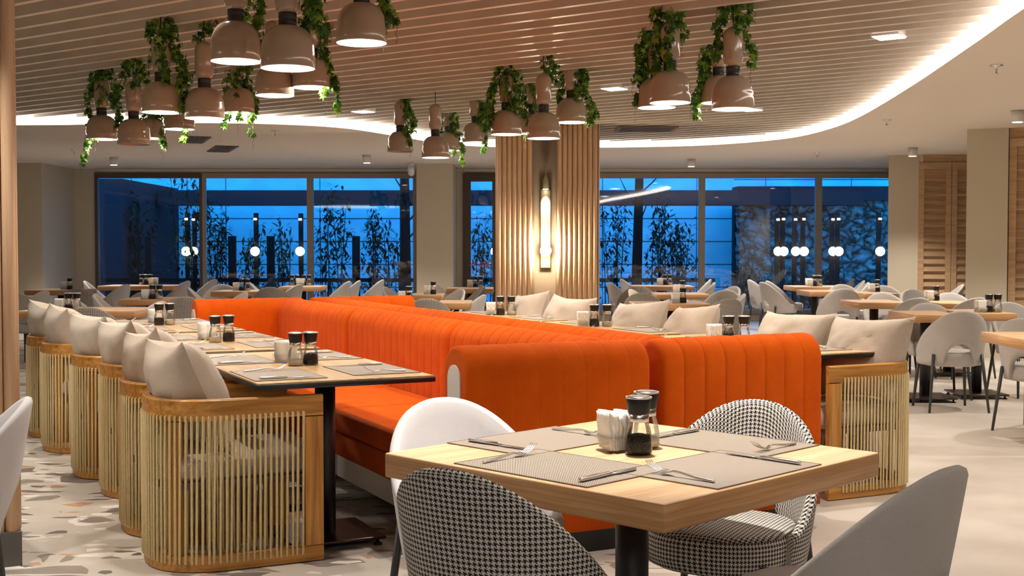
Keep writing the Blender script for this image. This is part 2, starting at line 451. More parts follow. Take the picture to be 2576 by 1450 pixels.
# slats
SA = math.radians(55.2); sd = Vector((-math.sin(SA), math.cos(SA))); sn = Vector((math.cos(SA), math.sin(SA)))
sl = empty('slat_ceiling'); tag(sl, 'ceiling of long parallel beige baffles inside the curved light edge', 'slatted ceiling')
sb = MB()
def hits(off):
    r = []
    for i in range(n):
        a = Vector(poly[i]); c = Vector(poly[(i+1) % n]); da = a.dot(sn)-off; dc = c.dot(sn)-off
        if da*dc < 0:
            q = a + (c-a)*(da/(da-dc)); r.append(q.dot(sd))
    return sorted(r)
off = -10.
while off < 17.5:
    h = hits(off)
    for a, c in zip(h[::2], h[1::2]):
        if c-a < .4: continue
        a += .045 + rnd.random()*.02; c -= .045 + rnd.random()*.02
        for (o0, o1) in ((off-.022, off+.022),):
            vs = []
            for z in (ZS, ZS+.12):
                for s_, o_ in ((a, o0), (c, o0), (c, o1), (a, o1)):
                    q = sd*s_+sn*o_; vs.append((q.x, q.y, z))
            sb.add(vs, [(3, 2, 1, 0), (4, 5, 6, 7), (0, 1, 5, 4), (1, 2, 6, 5), (2, 3, 7, 6), (3, 0, 4, 7)])
    off += .25
sb.build('baffle', 'ceiling_slat', sl)
pan = []
# fixtures in the ceiling
def fixture_xy(px, py, z): return P(px, py, z)[:2]
for (px, py, lab) in ((915, 283, 'small square light panel in the slats above the left window'), (1544, 226, 'small square light panel in the slats left of the right-hand pendant cluster'),
                      (2230, 97, 'small square light panel in the slats near the bright curved edge at top right'), (1887, 279, 'small square light panel in the slats just below the rightmost pendant'),
                      ):
    x, y = fixture_xy(px, py, 2.79)
    o = empty('ceiling_panel_light', (x, y, 2.79), SA); tag(o, lab, 'ceiling light', 'square panel lights in the slats')
    MB().box(-.1, .1, -.1, .1, 0, .1, .004).build('housing', 'downlight_white', o)
    MB().box(-.09, .09, -.09, .09, -.004, .0).build('diffuser', 'panel_glow', o)
for (px, py, lab, zz) in ((289, 416, 'white cylinder downlight on the ceiling above the far left window', 0), (924, 411, 'white cylinder downlight on the ceiling above the third window pane', 0),
                      (1738, 420, 'white cylinder downlight on the ceiling above the window right of the fluted pillar', 0), (2293, 394, 'white cylinder downlight in front of the left louvred shutters', 0),
                      (2555, 309, 'white cylinder downlight at the right edge of the photo', 0)):
    x, y = fixture_xy(px, py, 2.60)
    o = empty('cylinder_downlight', (x, y, 2.60)); tag(o, lab, 'ceiling light', 'cylinder downlights')
    MB().lathe([(.062, 0), (.066, .002), (.066, .118), (.05, .12)], 20).build('housing', 'downlight_white', o)
    MB().lathe([(.05, -.002), (.05, .0)], 16).build('lens', 'spot_glow', o)
    lamp('downlight_beam', (x, y, 2.57), 90, WARM, 'SPOT', 1.9, .6, .05)
for (px, py, lab) in ((2500, 168, 'small sprinkler head on the plain ceiling at top right'), (2227, 304, 'small sprinkler head on the plain ceiling left of the front pier'),
                      (694, 331, 'small sprinkler head on the plain ceiling beside the left pendants'), (2053, 386, 'small sprinkler head on the plain ceiling above the right windows'), (190, 378, 'small sprinkler head on the plain ceiling at far left')):
    x, y = fixture_xy(px, py, ZC-.005)
    tag(MB().lathe([(.012, -.07), (.02, -.066), (.008, -.06), (.008, -.01), (.05, -.006), (.05, 0)], 12).build('sprinkler_head', 'steel', None, (x, y, ZC)), lab, 'sprinkler', 'sprinkler heads')
for (px, py, L, lab) in ((562, 375, .9, 'dark ceiling air vent left of centre over the windows'), (492, 352, .8, 'narrow dark air vent half hidden behind the left pendants')):
    x, y = fixture_xy(px, py, ZC)
    o = empty('ceiling_vent', (x, y, ZC), .35); tag(o, lab, 'air vent', 'ceiling air vents')
    MB().box(-.16, .16, -L*.6, L*.6, -.012, -.001).build('frame', 'dark_frame', o)
    m_ = MB()
    for k in range(9): m_.box(-.13+k*.03, -.122+k*.03, -L*.57, L*.57, -.02, -.012)
    m_.build('louvre', 'grey_wall_paint', o)
o = empty('ceiling_vent', (1.35, 15.35, ZS-.004)); tag(o, 'grey slotted air grille in the ceiling right of the fluted pillar', 'air vent', 'ceiling air vents')
MB().box(-.05, .7, -.25, .35, -.012, -.001).build('frame', 'grey_wall_paint', o)
m_ = MB()
for k in range(7): m_.box(0, .65, -.2+k*.075, -.17+k*.075, -.02, -.012)
m_.build('louvre', 'dark_frame', o)
o = empty('security_camera', (XY(1036, 20.5), 20.4, 2.60)); tag(o, 'white bullet security camera with black lens on the ceiling by the middle pier', 'camera')
MB().lathe([(.05, .06), (.05, .12), (.035, .125)], 16).build('mount', 'camera_white', o)
hb = MB().lathe([(.048, -.1), (.055, -.09), (.055, .06), (.035, .08)], 16); hb.xf(Matrix.Rotation(.9, 4, 'X')); hb.build('housing', 'camera_white', o)
hb = MB().lathe([(.04, -.108), (.046, -.101)], 16); hb.xf(Matrix.Rotation(.9, 4, 'X')); hb.build('lens', 'cap_black', o)

# shuttered closets at the right
def shutters(x0, x1, y, lab, nd, zt_=2.6, name='louvred_shutter', rot=0):
    o = empty(name, (x0, y, 0), rot); tag(o, lab, 'shutters')
    W = (x1-x0)/nd
    MB().box(-.0, x1-x0, 0, .05, zt_, ZC-.002).build('head_rail', 'shutter_wood', o)
    for k in range(nd):
        a = k*W; f = MB()
        f.box(a+.004, a+.085, -.02, .045, .02, zt_); f.box(a+W-.085, a+W-.004, -.02, .045, .02, zt_)
        f.box(a+.085, a+W-.085, -.02, .045, .02, .14); f.box(a+.085, a+W-.085, -.02, .045, zt_-.1, zt_)
        f.box(a+.085, a+W-.085, .03, .04, .14, zt_-.1)
        fo = f.build('door_leaf', 'shutter_wood', o)
        l = MB(); z = .15
        while z < zt_-.16:
            l.add([(a+.085, .028, z+.075), (a+W-.085, .028, z+.075), (a+W-.085, -.018, z), (a+.085, -.018, z), (a+.085, .036, z+.068), (a+W-.085, .036, z+.068), (a+W-.085, -.008, z-.008), (a+.085, -.008, z-.008)],
                  [(0, 1, 2, 3), (7, 6, 5, 4), (2, 6, 7, 3), (0, 4, 5, 1), (1, 5, 6, 2), (0, 3, 7, 4)])
            z += .115
        l.build('louvre', 'shutter_wood', fo)
shutters(XY(2309, 18.6), XY(2309, 18.6)+1.0, 18.62, 'tall light-wood louvred doors between the two painted piers', 2)
shutters(5.43+.906*.465+.423*.07, 5.43+.906*.465+.423*.07+1.5, 14.68-.423*.465+.906*.07, 'tall light-wood louvred doors at the right edge of the photo', 2, rot=math.radians(-25))

# ---------------------------------------------------------------- fluted pillars and sconce
def fluted_pillar(loc, wd, dp, niche, lab, plinth=0., rotz=0, ztop=2.99, r=.0305):
    o = empty('fluted_pillar', loc, rotz); tag(o, lab, 'pillar')
    core = MB()
    if niche:
        n0, n1 = niche
        core.box(0, n0, .03, dp, plinth, ztop); core.box(n1, wd, .03, dp, plinth, ztop); core.box(n0, n1, .18, dp, plinth, ztop)
    else: core.box(0, wd, .03, dp, plinth, ztop)
    core.build('core', 'grey_wall_paint' if niche else 'pillar_wood', o)
    t = MB(); xs = []; x = r
    while x < wd-r*.5:
        if not niche or x+r*.6 < niche[0] or x-r*.6 > niche[1]: xs.append(x)
        x += 2*r
    def flute(cx, cy):
        t.loft([[(cx+r*math.cos(a*PI/5), cy+r*math.sin(a*PI/5), z) for a in range(10)] for z in (plinth, ztop)], True, True)
    for x in xs: flute(x, .03)
    y = .03+2*r
    while y < dp: flute(.012, y); flute(wd-.012, y); y += 2*r
    t.build('fluted_cladding', 'pillar_wood', o)
    if plinth: MB().box(-.01, wd+.01, -.0, dp, 0, plinth).build('plinth', 'plinth_stone', o)
    return o
PY = 14.9
fluted_pillar((XY(1250, PY), PY, 0), 1.235, .9, (.455, .715), 'tall fluted wooden pillar with a dark niche and a glowing sconce')
# near pillar cut by the left edge of the frame
fluted_pillar((-2.015-.897*.70, 4.98-.4415*.70, 0), .70, .7, None, 'fluted wooden pillar on a dark stone plinth at the left edge', .14, rotz=math.radians(26.2), r=.027)
sx = XY(1373, PY)
o = empty('wall_sconce', (sx, PY+.17, 0)); tag(o, 'tall olive wall sconce with a downlight cup and glowing globe on the fluted pillar', 'wall lamp')
MB().box(-.06, .06, -.05, .0, 1.06, 2.02, .004).build('backplate', 'sconce_olive', o)
MB().lathe([(.036, 2.02), (.038, 2.03), (.038, 2.13), (.022, 2.16), (.006, 2.2), (.006, 2.3)], 20, (0, -.1, 0)).build('spot_cup', 'sconce_olive', o)
MB().lathe([(.034, 2.018), (.034, 2.0195)], 20, (0, -.1, 0)).build('spot_lens', 'spot_glow', o)
gl = MB().lathe([(.068*math.sin(k*PI/10)+.0005, 1.27-.068*math.cos(k*PI/10)) for k in range(11)], 20, (0, -.13, 0)).build('globe', 'globe_glow', o)
MB().box(-.012, .012, -.08, -.05, 1.262, 1.278).build('arm', 'sconce_olive', o)
lamp('sconce_spot', (sx, PY+.065, 2.0), 40, (1, .84, .58), 'SPOT', 1.1, .7, .02)
lamp('sconce_glow', (sx, PY-.06, 1.27), 34, (1, .84, .58), 'POINT', r=.05)

# ---------------------------------------------------------------- outside the windows
EY = 30.0
struct(MB().box(-30, 30, 22.4, 45, -.25, -.05).build('floor_terrace', 'ext_ground'))
tag(MB().box(-15, XY(1845, EY), EY, EY+.3, -.05, 5.5).build('garden_wall', 'exterior_panel'), 'pale panelled garden wall outside seen blue through the windows', 'wall')
tag(MB().box(XY(1845, EY)+.02, 16, 33, 33.3, -.05, 6).build('rear_building', 'exterior_panel'), 'pale building face rising behind the stone wall outside', 'building')
# stone retaining wall with its own relief
g = MB(); nx, nz = 110, 54; vs = []; rw0, rw1 = XY(1848, 29), 14.
for j in range(nz+1):
    for i in range(nx+1):
        x = rw0+(rw1-rw0)*i/nx; z = -.05+2.5*j/nz
        q = noise.voronoi(Vector((x*3.6, 0, z*4.4)))[0]
        vs.append((x, 29.-.22*min(1., (q[1]-q[0])*2.4)**.5, z))
g.add(vs, [(j*(nx+1)+i, j*(nx+1)+i+1, (j+1)*(nx+1)+i+1, (j+1)*(nx+1)+i) for j in range(nz) for i in range(nx)], True)
o = empty('stone_wall', (0, 0, 0)); tag(o, 'rough stone retaining wall outside the right-hand windows', 'wall')
g.build('stone_face', 'rock_wall', o); MB().box(rw0, rw1, 28.7, 29.4, 2.42, 2.75).build('coping', 'ext_dark', o); MB().box(rw0, rw1, 29.0, 29.4, -.05, 2.42).build('wall_core', 'ext_dark', o)
tag(MB().box(-14, XY(325, 26), 25.6, 29.9, -.05, 2.75).build('garden_shed', 'ext_dark'), 'dark block standing outside the far left window', 'shed')  # plain dark block added outside the far left pane
tag(MB().box(-8.05, 8, 27.9, 28.4, 2.28, 2.62).build('reflection_bar', 'ext_dark'), 'dark horizontal bar standing in for the ceiling reflection across the windows', 'bar')  # dark bar added outside, standing in for the slat ceiling's reflection
for k, (px, y, zz, wd, lab) in enumerate(((372, 25, 1.55, .12, 'in the far left window'), (583, 25, 1.55, .15, 'in the second window pane, left one'), (680, 25, 1.55, .15, 'in the second window pane, right one'), (895, 25, 1.55, .15, 'in the third window pane'))):
    tag(MB().box(XY(px, y)-wd/2, XY(px, y)+wd/2, y, y+.12, -.05, zz, .01).build('fence_post', 'fence_dark'), 'dark square fence post outside ' + lab, 'post', 'dark fence posts outside')
fr_ = empty('fence_rail', (0, 24.6, -.05)); tag(fr_, 'low dark rail outside running behind the window tables', 'rail')
MB().box(-9, XY(1800, 24.6), 0, .06, .67, .75).build('rail', 'fence_dark', fr_)
for k in range(6): MB().box(-8.8+k*2.55, -8.74+k*2.55, 0, .06, 0, .67).build('rail_post', 'fence_dark', fr_)
def tree(name, px, y, px2, r0, h, lab, group):
    x = XY(px, y); x2 = XY(px2, y); o = empty(name, (x, y, -.05)); tag(o, lab, 'tree', group)
    MB().tube([(0, 0, 0), ((x2-x)*.4, .02, h*.35), ((x2-x)*.7, -.03, h*.65), (x2-x, 0, h)], [r0, r0*.85, r0*.75, r0*.6], 10).build('trunk', 'bark', o)
    br = MB()
    for k in range(7):
        z = h*(.35+.08*k); a = rnd.uniform(0, 6.28); L = rnd.uniform(.4, .9); bx = (x2-x)*z/h
        br.tube([(bx, 0, z), (bx+L*.5*math.cos(a), L*.4*math.sin(a), z+L*.45), (bx+L*math.cos(a), L*.6*math.sin(a), z+L)], [.02, .014, .006], 5)
    br.build('branches', 'bark', o)
tree('tree_trunk', 1600, 26, 1610, .12, 4.2, 'dark tree trunk outside the window right of the pillar', None)
tree('tree_trunk', 1020, 25.5, 1018, .13, 4.2, 'dark tree trunk outside the third window pane', None)
def leafcloud(mb, pts, size, sd=1.):
    for p in pts:
        a = rnd.uniform(0, 6.28); t = rnd.uniform(-1.2, .5); L = size*rnd.uniform(.6, 1.3)
        d = Vector((math.cos(a)*math.cos(t), math.sin(a)*math.cos(t), math.sin(t)))
        s_ = d.cross(Vector((0, 0, 1))).normalized()*L*.14; p = Vector(p)
        mb.add([p, p+d*L*.5+s_, p+d*L, p+d*L*.5-s_], [(0, 1, 2, 3)])
def bamboo(px, y, h, wid, dens, lab):
    x = XY(px, y); o = empty('bamboo_shrub', (x, y, -.05)); tag(o, lab, 'shrub', 'bamboo shrubs outside the windows')
    st = MB(); lf = MB(); pts = []
    for k in range(6):
        bx = rnd.uniform(-wid*.3, wid*.3); by = rnd.uniform(-.2, .2); lean = rnd.uniform(-.25, .25); hh = h*rnd.uniform(.7, 1.05)
        cp = [(bx+lean*(t**1.6)*wid, by, hh*t) for t in (0, .25, .5, .75, 1.)]
        st.tube(cp, [.014, .012, .01, .007, .003], 5)
        for q in range(int(dens*75)):
            t = rnd.uniform(.12, 1.0)**.8; px_ = bx+lean*(t**1.6)*wid; sp_ = wid*.33*(1.15-t)+.05
            pts.append((px_+rnd.gauss(0, sp_*.6), by+rnd.gauss(0, .2), hh*t+rnd.gauss(0, .06)))
    leafcloud(lf, pts, .19)
    st.build('stems', 'bark', o); lf.build('foliage', 'bamboo_leaf', o)
for a in ((365, 26.2, 2.6, 1.0, 1.2, 'bamboo shrub outside the far left window, left of the glowing globes'), (475, 26.0, 3.2, .8, 1.5, 'tall bamboo shrub at the right of the far left window'),
          (545, 26.0, 2.4, .9, 1.4, 'bamboo shrub at the left of the second window pane'), (640, 26.4, 1.9, .8, .9, 'low bamboo shrub at the middle of the second window pane'),
          (705, 26.3, 1.9, .6, .8, 'bamboo shrub at the right of the second window pane'), (835, 26.0, 2.5, .7, 1.5, 'dense bamboo shrub at the left of the third window pane'),
          (925, 26.4, 2.2, .7, 1.2, 'bamboo shrub at the middle of the third window pane'), (985, 26.8, 1.9, .6, .6, 'thin bamboo shrub beside the trunk in the third window pane'),
          (1215, 26.2, 2.1, .7, 1.0, 'bamboo shrub behind the narrow glass door'), (1550, 26.4, 2.5, .8, 1.2, 'bamboo shrub left of the trunk beyond the pillar'),
          (1660, 26.2, 2.4, .6, 1.2, 'bamboo shrub right of the dark trunk beyond the pillar'), (1725, 26.4, 2.2, .8, 1.4, 'bushy bamboo shrub beside the fourth window post'),
          (1900, 27.5, 1.1, 1.3, 1.3, 'low shrub in front of the stone wall, left part'), (2060, 27.6, 1.0, 1.3, 1.2, 'low shrub in front of the stone wall, middle part')):
    bamboo(*a)
for (px, dy, lab) in ((470, 0, 'left one of the pair in the far left window'), (488, .4, 'right one of the pair in the far left window'), (643, 0, 'in the second window pane'), (756, .3, 'beside the mullion of the second window pane'),
                  (1246, 0, 'behind the narrow glass door'), (1956, .4, 'leftmost of the four in the fifth window pane'), (1970, 0, 'second of the four in the fifth window pane'), (2000, .3, 'third of the four in the fifth window pane'), (2021, 0, 'rightmost of the four in the fifth window pane'),
                  (2094, .3, 'left one of the pair in the last window pane'), (2108, 0, 'right one of the pair in the last window pane'), (2212, -.2, 'at the right end of the last window pane')):
    y = 26.+dy; x = XY(px, y); o = empty('globe_lamp', (x, y, 0)); tag(o, 'glowing globe for a mirrored sconce, ' + lab, 'lamp', 'globes added beyond the glass')  # globes added outside, standing in for sconces mirrored in the panes
    MB().box(-.05, .05, .06, .1, -.05, 2.05, .004).build('backplate', 'fence_dark', o)
    MB().lathe([(.095*math.sin(k*PI/10)+.0005, 1.235-.095*math.cos(k*PI/10)) for k in range(11)], 16, (0, -.05, 0)).build('globe', 'globe_glow', o)
    MB().lathe([(.03, 1.9), (.034, 1.91), (.03, 1.935)], 12, (0, -.02, 0)).build('spot_cup', 'globe_glow', o)

# ---------------------------------------------------------------- tub chairs
def tub_shell():
    mb = MB(); N = 44; tm = math.radians(110); rings = []; uvs = []
    def rad(z):
        t = max(0, (z-.36)/.45); return .240+.055*t**.8, .03*t
    for i in range(N+1):
        th = -tm+2*tm*i/N; q = abs(th)/tm
        h = .465+.345*max(0., math.cos(q*PI/2))**1.35
        zb = .37 if abs(th) > .50 else .37+.175*math.sqrt(max(0, 1-(th/.50)**2))
        ring = []; T = .034
        def pt(z, off):
            rx, sh = rad(z); rx -= off; s_, c_ = math.sin(th), math.cos(th)
            return (rx*math.copysign(abs(s_)**.94, s_), -rx*.99*c_-sh, z)
        zs = [zb+(h-.012-zb)*k/7 for k in range(8)]
        for z in zs: ring.append(pt(z, 0)); uvs.append((th*.27, z))
        for a in (45, 90, 135):
            ring.append(pt(h-.012+.016*math.sin(math.radians(a)), T/2*(1-math.cos(math.radians(a))))); uvs.append((th*.27, h+.01*a/45))
        for z in reversed(zs): ring.append(pt(z, T)); uvs.append((th*.27+.003, h+.045+(h-z)))
        rings.append(ring)
    mb.loft(rings, True, True, True, uvs); return mb
def tub_seat():
    mb = MB(); rings = []; uvs = []; N = 36
    for (z, k) in ((.36, .86), (.372, .96), (.40, 1.), (.45, 1.), (.468, .97), (.478, .88), (.482, .5), (.483, .02)):
        ring = []
        for i in range(N):
            a = 2*PI*i/N; c, s_ = math.cos(a), math.sin(a)
            x = .222*math.copysign(abs(c)**.8, c)*k; y = (.245 if s_ > 0 else .215)*math.copysign(abs(s_)**.8, s_)*k
            ring.append((x, y, z)); uvs.append((x, y+(z if k > .9 else 0)))
        rings.append(ring)
    suv = []
    for k, ring in enumerate(rings[:5]):
        for i in range(N): suv.append((2*PI*i/N*.232 if i < N/2 else 2*PI*i/N*.232, ring[i][2]))
    mb.loft(rings[:5], False, True, True, suv); mb.loft(rings[4:], True, True, True, [(p[0], p[1]) for r in rings[4:] for p in r]); return mb
def tub_chair(name, fab):
    r = empty(name)
    tub_shell().build('shell', fab, r); tub_seat().build('seat', fab, r)
    for sx_, sy in ((-1, -1), (1, -1), (-1, 1), (1, 1)):
        t = (sx_*.19, sy*.185, .46) if sy < 0 else (sx_*.185, .175, .40)
        bt = (sx_*.235, sy*.235, 0) if sy < 0 else (sx_*.215, .225, 0)
        MB().tube([t, tuple(t[i]*.5+bt[i]*.5 for i in range(3)), bt], [.014, .013, .010], 8).build('leg', 'leg_metal', r)
    return Proto(r)
tubs = {'g': tub_chair('tub_chair', 'grey_fabric'), 'w': tub_chair('tub_chair', 'white_fabric'), 'h': tub_chair('tub_chair', 'houndstooth')}
def chair_c(x, y, phi, kind, lab, group=None):
    return tubs[kind].place((x, y, 0), -math.radians(phi), lab, 'chair', group)
def chair_p(px, yt, phi, kind, lab, group='tub chairs of the far tables'):
    Y = (.81-HC)*-F/(yt-YH); x = XY(px, Y); a = math.radians(phi)
    return chair_c(x+math.sin(a)*.30, Y+math.cos(a)*.30, phi, kind, lab, group)

# ---------------------------------------------------------------- tables
def pedestal(r, x, y, ztop, rad=.045, half=.21):
    MB().lathe([(rad, .012), (rad, ztop)], 24, (x, y, 0)).build('column', 'black_metal', r)
    MB().box(x-half, x+half, y-half, y+half, .028, .042, .004).build('base_plate', 'base_metal', r)
    for i in (-1, 1):
        for j in (-1, 1):
            MB().lathe([(.02, 0), (.02, .008), (.008, .010), (.008, .028)], 10, (x+i*(half-.03), y+j*(half-.03), 0)).build('foot', 'black_metal', r)
def oak_table(loc, rotz, w_, l_, lab, group=None, cat='table', th=.065, name='oak_table', bases=None):
    r = empty(name, loc, rotz); tag(r, lab, cat, group)
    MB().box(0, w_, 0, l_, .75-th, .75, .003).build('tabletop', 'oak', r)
    for (bx, by) in (bases or [(w_/2, l_/2)]): pedestal(r, bx, by, .75-th)
    return r
def bench_table(loc, rotz, lab, group):
    r = empty('banquette_table', loc, rotz); tag(r, lab, 'table', group)
    MB().box(.0, .78, 0, 1.52, .722, .744, .002).build('edge_band', 'black_edge', r)
    MB().box(.004, .776, .004, 1.516, .744, .75).build('tabletop', 'walnut_top', r)
    for by in (.34, 1.18): pedestal(r, .39, by, .722)
    return r

# ---------------------------------------------------------------- tableware
def section_sweep(mb, secs):
    """secs: (y, z, halfwidth, halfthickness, x)"""
    rings = []
    for (y, z, hw, ht, x) in secs:
        rings.append([(x-hw, y, z), (x-hw*.7, y, z+ht), (x+hw*.7, y, z+ht), (x+hw, y, z), (x+hw*.7, y, z-ht), (x-hw*.7, y, z-ht)])
    mb.loft(rings, True, True)
def fork_proto():
    r = empty('fork'); h = MB()
    section_sweep(h, [(-.10, .0035, .0035, .0025, 0), (-.095, .0035, .0052, .003, 0), (-.05, .006, .0045, .0028, 0), (0, .012, .0028, .0025, 0), (.02, .013, .003, .002, 0), (.032, .009, .008, .0015, 0), (.042, .006, .0125, .0013, 0), (.052, .006, .013, .0012, 0)])
    h.build('handle', 'steel', r)
    t = MB()
    for x in (-.0105, -.0035, .0035, .0105):
        section_sweep(t, [(.048, .006, .0022, .0012, x), (.065, .010, .0018, .0012, x), (.085, .019, .0016, .001, x*.96), (.10, .030, .0008, .0006, x*.94)])
    t.build('tines', 'steel', r); return Proto(r)
def knife_proto():
    r = empty('knife'); h = MB()
    section_sweep(h, [(-.115, .006, .004, .003, 0), (-.11, .006, .0075, .0045, 0), (-.05, .006, .0075, .0048, 0), (.0, .006, .006, .0045, 0), (.005, .006, .004, .003, 0)])
    h.build('handle', 'steel', r)
    t = MB(); section_sweep(t, [(.003, .005, .005, .0014, 0), (.03, .004, .0085, .001, .001), (.08, .004, .0085, .0009, .001), (.10, .004, .006, .0008, -.001), (.112, .004, .001, .0006, -.005)])
    t.build('blade', 'steel', r); return Proto(r)
forks, knives = fork_proto(), knife_proto()
pm = empty('placemat'); MB().box(-.225, .225, -.155, .155, 0, .0022, .001).build('weave', 'woven_vinyl', pm)
b_ = MB()
for (x0, x1, y0, y1) in ((-.2255, .2255, -.1555, -.1525), (-.2255, .2255, .1525, .1555), (-.2255, -.2225, -.1525, .1525), (.2225, .2255, -.1525, .1525)): b_.box(x0, x1, y0, y1, .0002, .0028)
b_.build('edge_stitching', 'grey_wall_paint', pm)
mats = Proto(pm)
def setting(tx, ty, trot, p, q, face, tlab, pos, cut=True, jit=0):
    """placemat centre (p,q) in the table frame, diner faces local angle 'face'"""
    R = trot; wxp = tx+math.cos(R)*p-math.sin(R)*q; wyp = ty+math.sin(R)*p+math.cos(R)*q
    rz = R+face-PI/2; c, s_ = math.cos(rz), math.sin(rz)
    mats.place((wxp, wyp, .7503), rz, 'taupe woven placemat %s of %s' % (pos, tlab), 'placemat', 'woven placemats')
    if cut:
        for pr, dx, cat, dz in ((knives, .175, 'knife', 0), (forks, -.165, 'fork', 0)):
            j = rnd.uniform(-.012, .012); a = rz+rnd.uniform(-.06, .06)
            pr.place((wxp+c*(dx+j)-s_*(-.01), wyp+s_*(dx+j)+c*(-.01), .7526), a, 'steel %s %s of %s' % (cat, pos, tlab), cat, 'table '+('knives' if cat == 'knife' else 'forks'))
def mill_proto(fill):
    nm = 'pepper_mill' if fill == 'peppercorns' else 'salt_mill'
    r = empty(nm)
    MB().lathe([(.031, 0), (.036, .003), (.0368, .016), (.036, .042), (.033, .064), (.028, .080), (.0258, .09)], 24, cap=False).build('bottle', 'mill_glass', r)
    f = MB(); prof = [(.029, .004), (.0345, .006), (.0345, .014), (.0325, .038), (.030, .05 if fill == 'peppercorns' else .024)]
    if fill != 'peppercorns': prof = [(.029, .004), (.0345, .006), (.035, .028), (.012, .036)]
    else: prof.append((.012, .056))
    f.lathe(prof, 20); f.build('filling', fill, r)
    MB().lathe([(.0265, .088), (.0275, .09), (.0275, .108), (.0265, .109)], 24).build('collar_ring', 'steel', r)
    MB().lathe([(.027, .109), (.0295, .113), (.0318, .135), (.034, .148), (.033, .150)], 24).build('cap', 'cap_black', r)
    MB().lathe([(.0355, .1505), (.036, .152), (.035, .155), (.024, .1575), (.018, .1565), (.001, .1575)], 24).build('top_disc', 'steel', r)
    return Proto(r)
mills = {'p': mill_proto('peppercorns'), 's': mill_proto('salt_grains')}
def napkin_proto(name, block):
    r = empty(name); mb = MB()
    k = 9
    for i in range(k):
        x = -.034+.068*i/(k-1); h = rnd.uniform(.098, .112) if not block else .104; lean = rnd.uniform(-.004, .006)*(0 if block else 1)
        rings = []
        for j in range(9):
            z = .006+(h-.006)*j/8; ww = .043*(1 if block else (.92+.09*math.sin(j*.7+i))); tt = .0032
            xx = x*(1-.12*(1-j/8))+lean*j/8*2+.0015*math.sin(j*1.9+i*1.3)
            rings.append([(xx-tt, -ww, z), (xx-tt*1.3, 0, z+(.003 if j == 8 else 0)), (xx-tt, ww, z), (xx+tt, ww*.97, z), (xx+tt*1.3, 0, z+(.003 if j == 8 else 0)), (xx+tt, -ww*.97, z)])
        mb.loft(rings, True, True)
    mb.build('napkins', 'napkin', r)
    MB().loft([[(sx_*(.040+o), sy*(.047+o), z) for sx_, sy in ((-1, -1), (1, -1), (1, 1), (-1, 1))] for z, o in ((0, -.002), (.004, 0), (.042, .002))], True).build('holder', 'holder_glass', r)
    return Proto(r)
naps = [napkin_proto('napkin_holder', False), napkin_proto('napkin_holder', True)]
def cruet(x, y, rot, tlab, spec='pns', d=.075, near=False, z=.7503, group='pepper and salt mills on the tables'):
    """a little row of mills and napkins along direction rot"""
    c, s_ = math.cos(rot), math.sin(rot)
    for k, ch in enumerate(spec):
        o = (k-(len(spec)-1)/2)*d
        X, Y = x+c*o, y+s_*o
        if ch == 'n': naps[0 if near else 1].place((X, Y, z), rot+.1, 'white napkins on '+tlab, 'napkins', 'napkin holders')
        elif ch == 'p': mills['p'].place((X, Y, z), rot, 'pepper mill on '+tlab, 'pepper mill', 'pepper mills')
        else: mills['s'].place((X, Y, z), rot, 'salt mill on '+tlab, 'salt mill', 'salt mills')

# ---------------------------------------------------------------- foreground table and its four chairs
NT_ = (.327, 2.617); NR = math.radians(45.3); T0 = 'the foreground oak table'
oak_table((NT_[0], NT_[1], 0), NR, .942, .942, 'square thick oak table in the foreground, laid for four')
def N_(p, q): return (NT_[0]+math.cos(NR)*p-math.sin(NR)*q, NT_[1]+math.sin(NR)*p+math.cos(NR)*q)
setting(*NT_, NR, .172, .46, 0, T0, 'at the front-left edge')
setting(*NT_, NR, .436, .165, PI/2, T0, 'at the front-right edge')
setting(*NT_, NR, .450, .785, -PI/2, T0, 'at the back-left edge')
setting(*NT_, NR, .775, .40, PI, T0, 'at the back-right edge')
x, y, _ = P(1608, 1146, .75); mills['p'].place((x, y, .7503), 0, 'black-topped mill of peppercorns in front, on '+T0, 'pepper mill', 'pepper mills')
x, y, _ = P(1627, 1128, .75); mills['s'].place((x, y, .7503), 0, 'black-topped salt mill half hidden behind the pepper mill on '+T0, 'salt mill', 'salt mills')
x, y, _ = P(1551, 1136, .75); naps[0].place((x, y, .7503), .35, 'fanned stack of white paper napkins on '+T0, 'napkins', 'napkin holders')
ca, sa = math.cos(NR), math.sin(NR); ctr = N_(.471, .471)
def near_chair(du, dv, phi, kind, lab): chair_c(ctr[0]+ca*du-sa*dv, ctr[1]+sa*du+ca*dv, phi, kind, lab)
near_chair(-.45, -.02, 33, 'h', 'houndstooth tub chair with its back to us, front left of the foreground oak table')
near_chair(.50, .05, -150, 'h', 'houndstooth tub chair facing us behind the right side of the foreground oak table')
near_chair(.02, .60, 152, 'w', 'white tub chair behind the left side of the foreground oak table')
near_chair(.06, -.555, -46, 'g', 'large light grey tub chair with its back to us at the bottom right corner')
chair_p(62, 1003, -112, 'w', 'white tub chair cut off by the left edge of the photo', None)

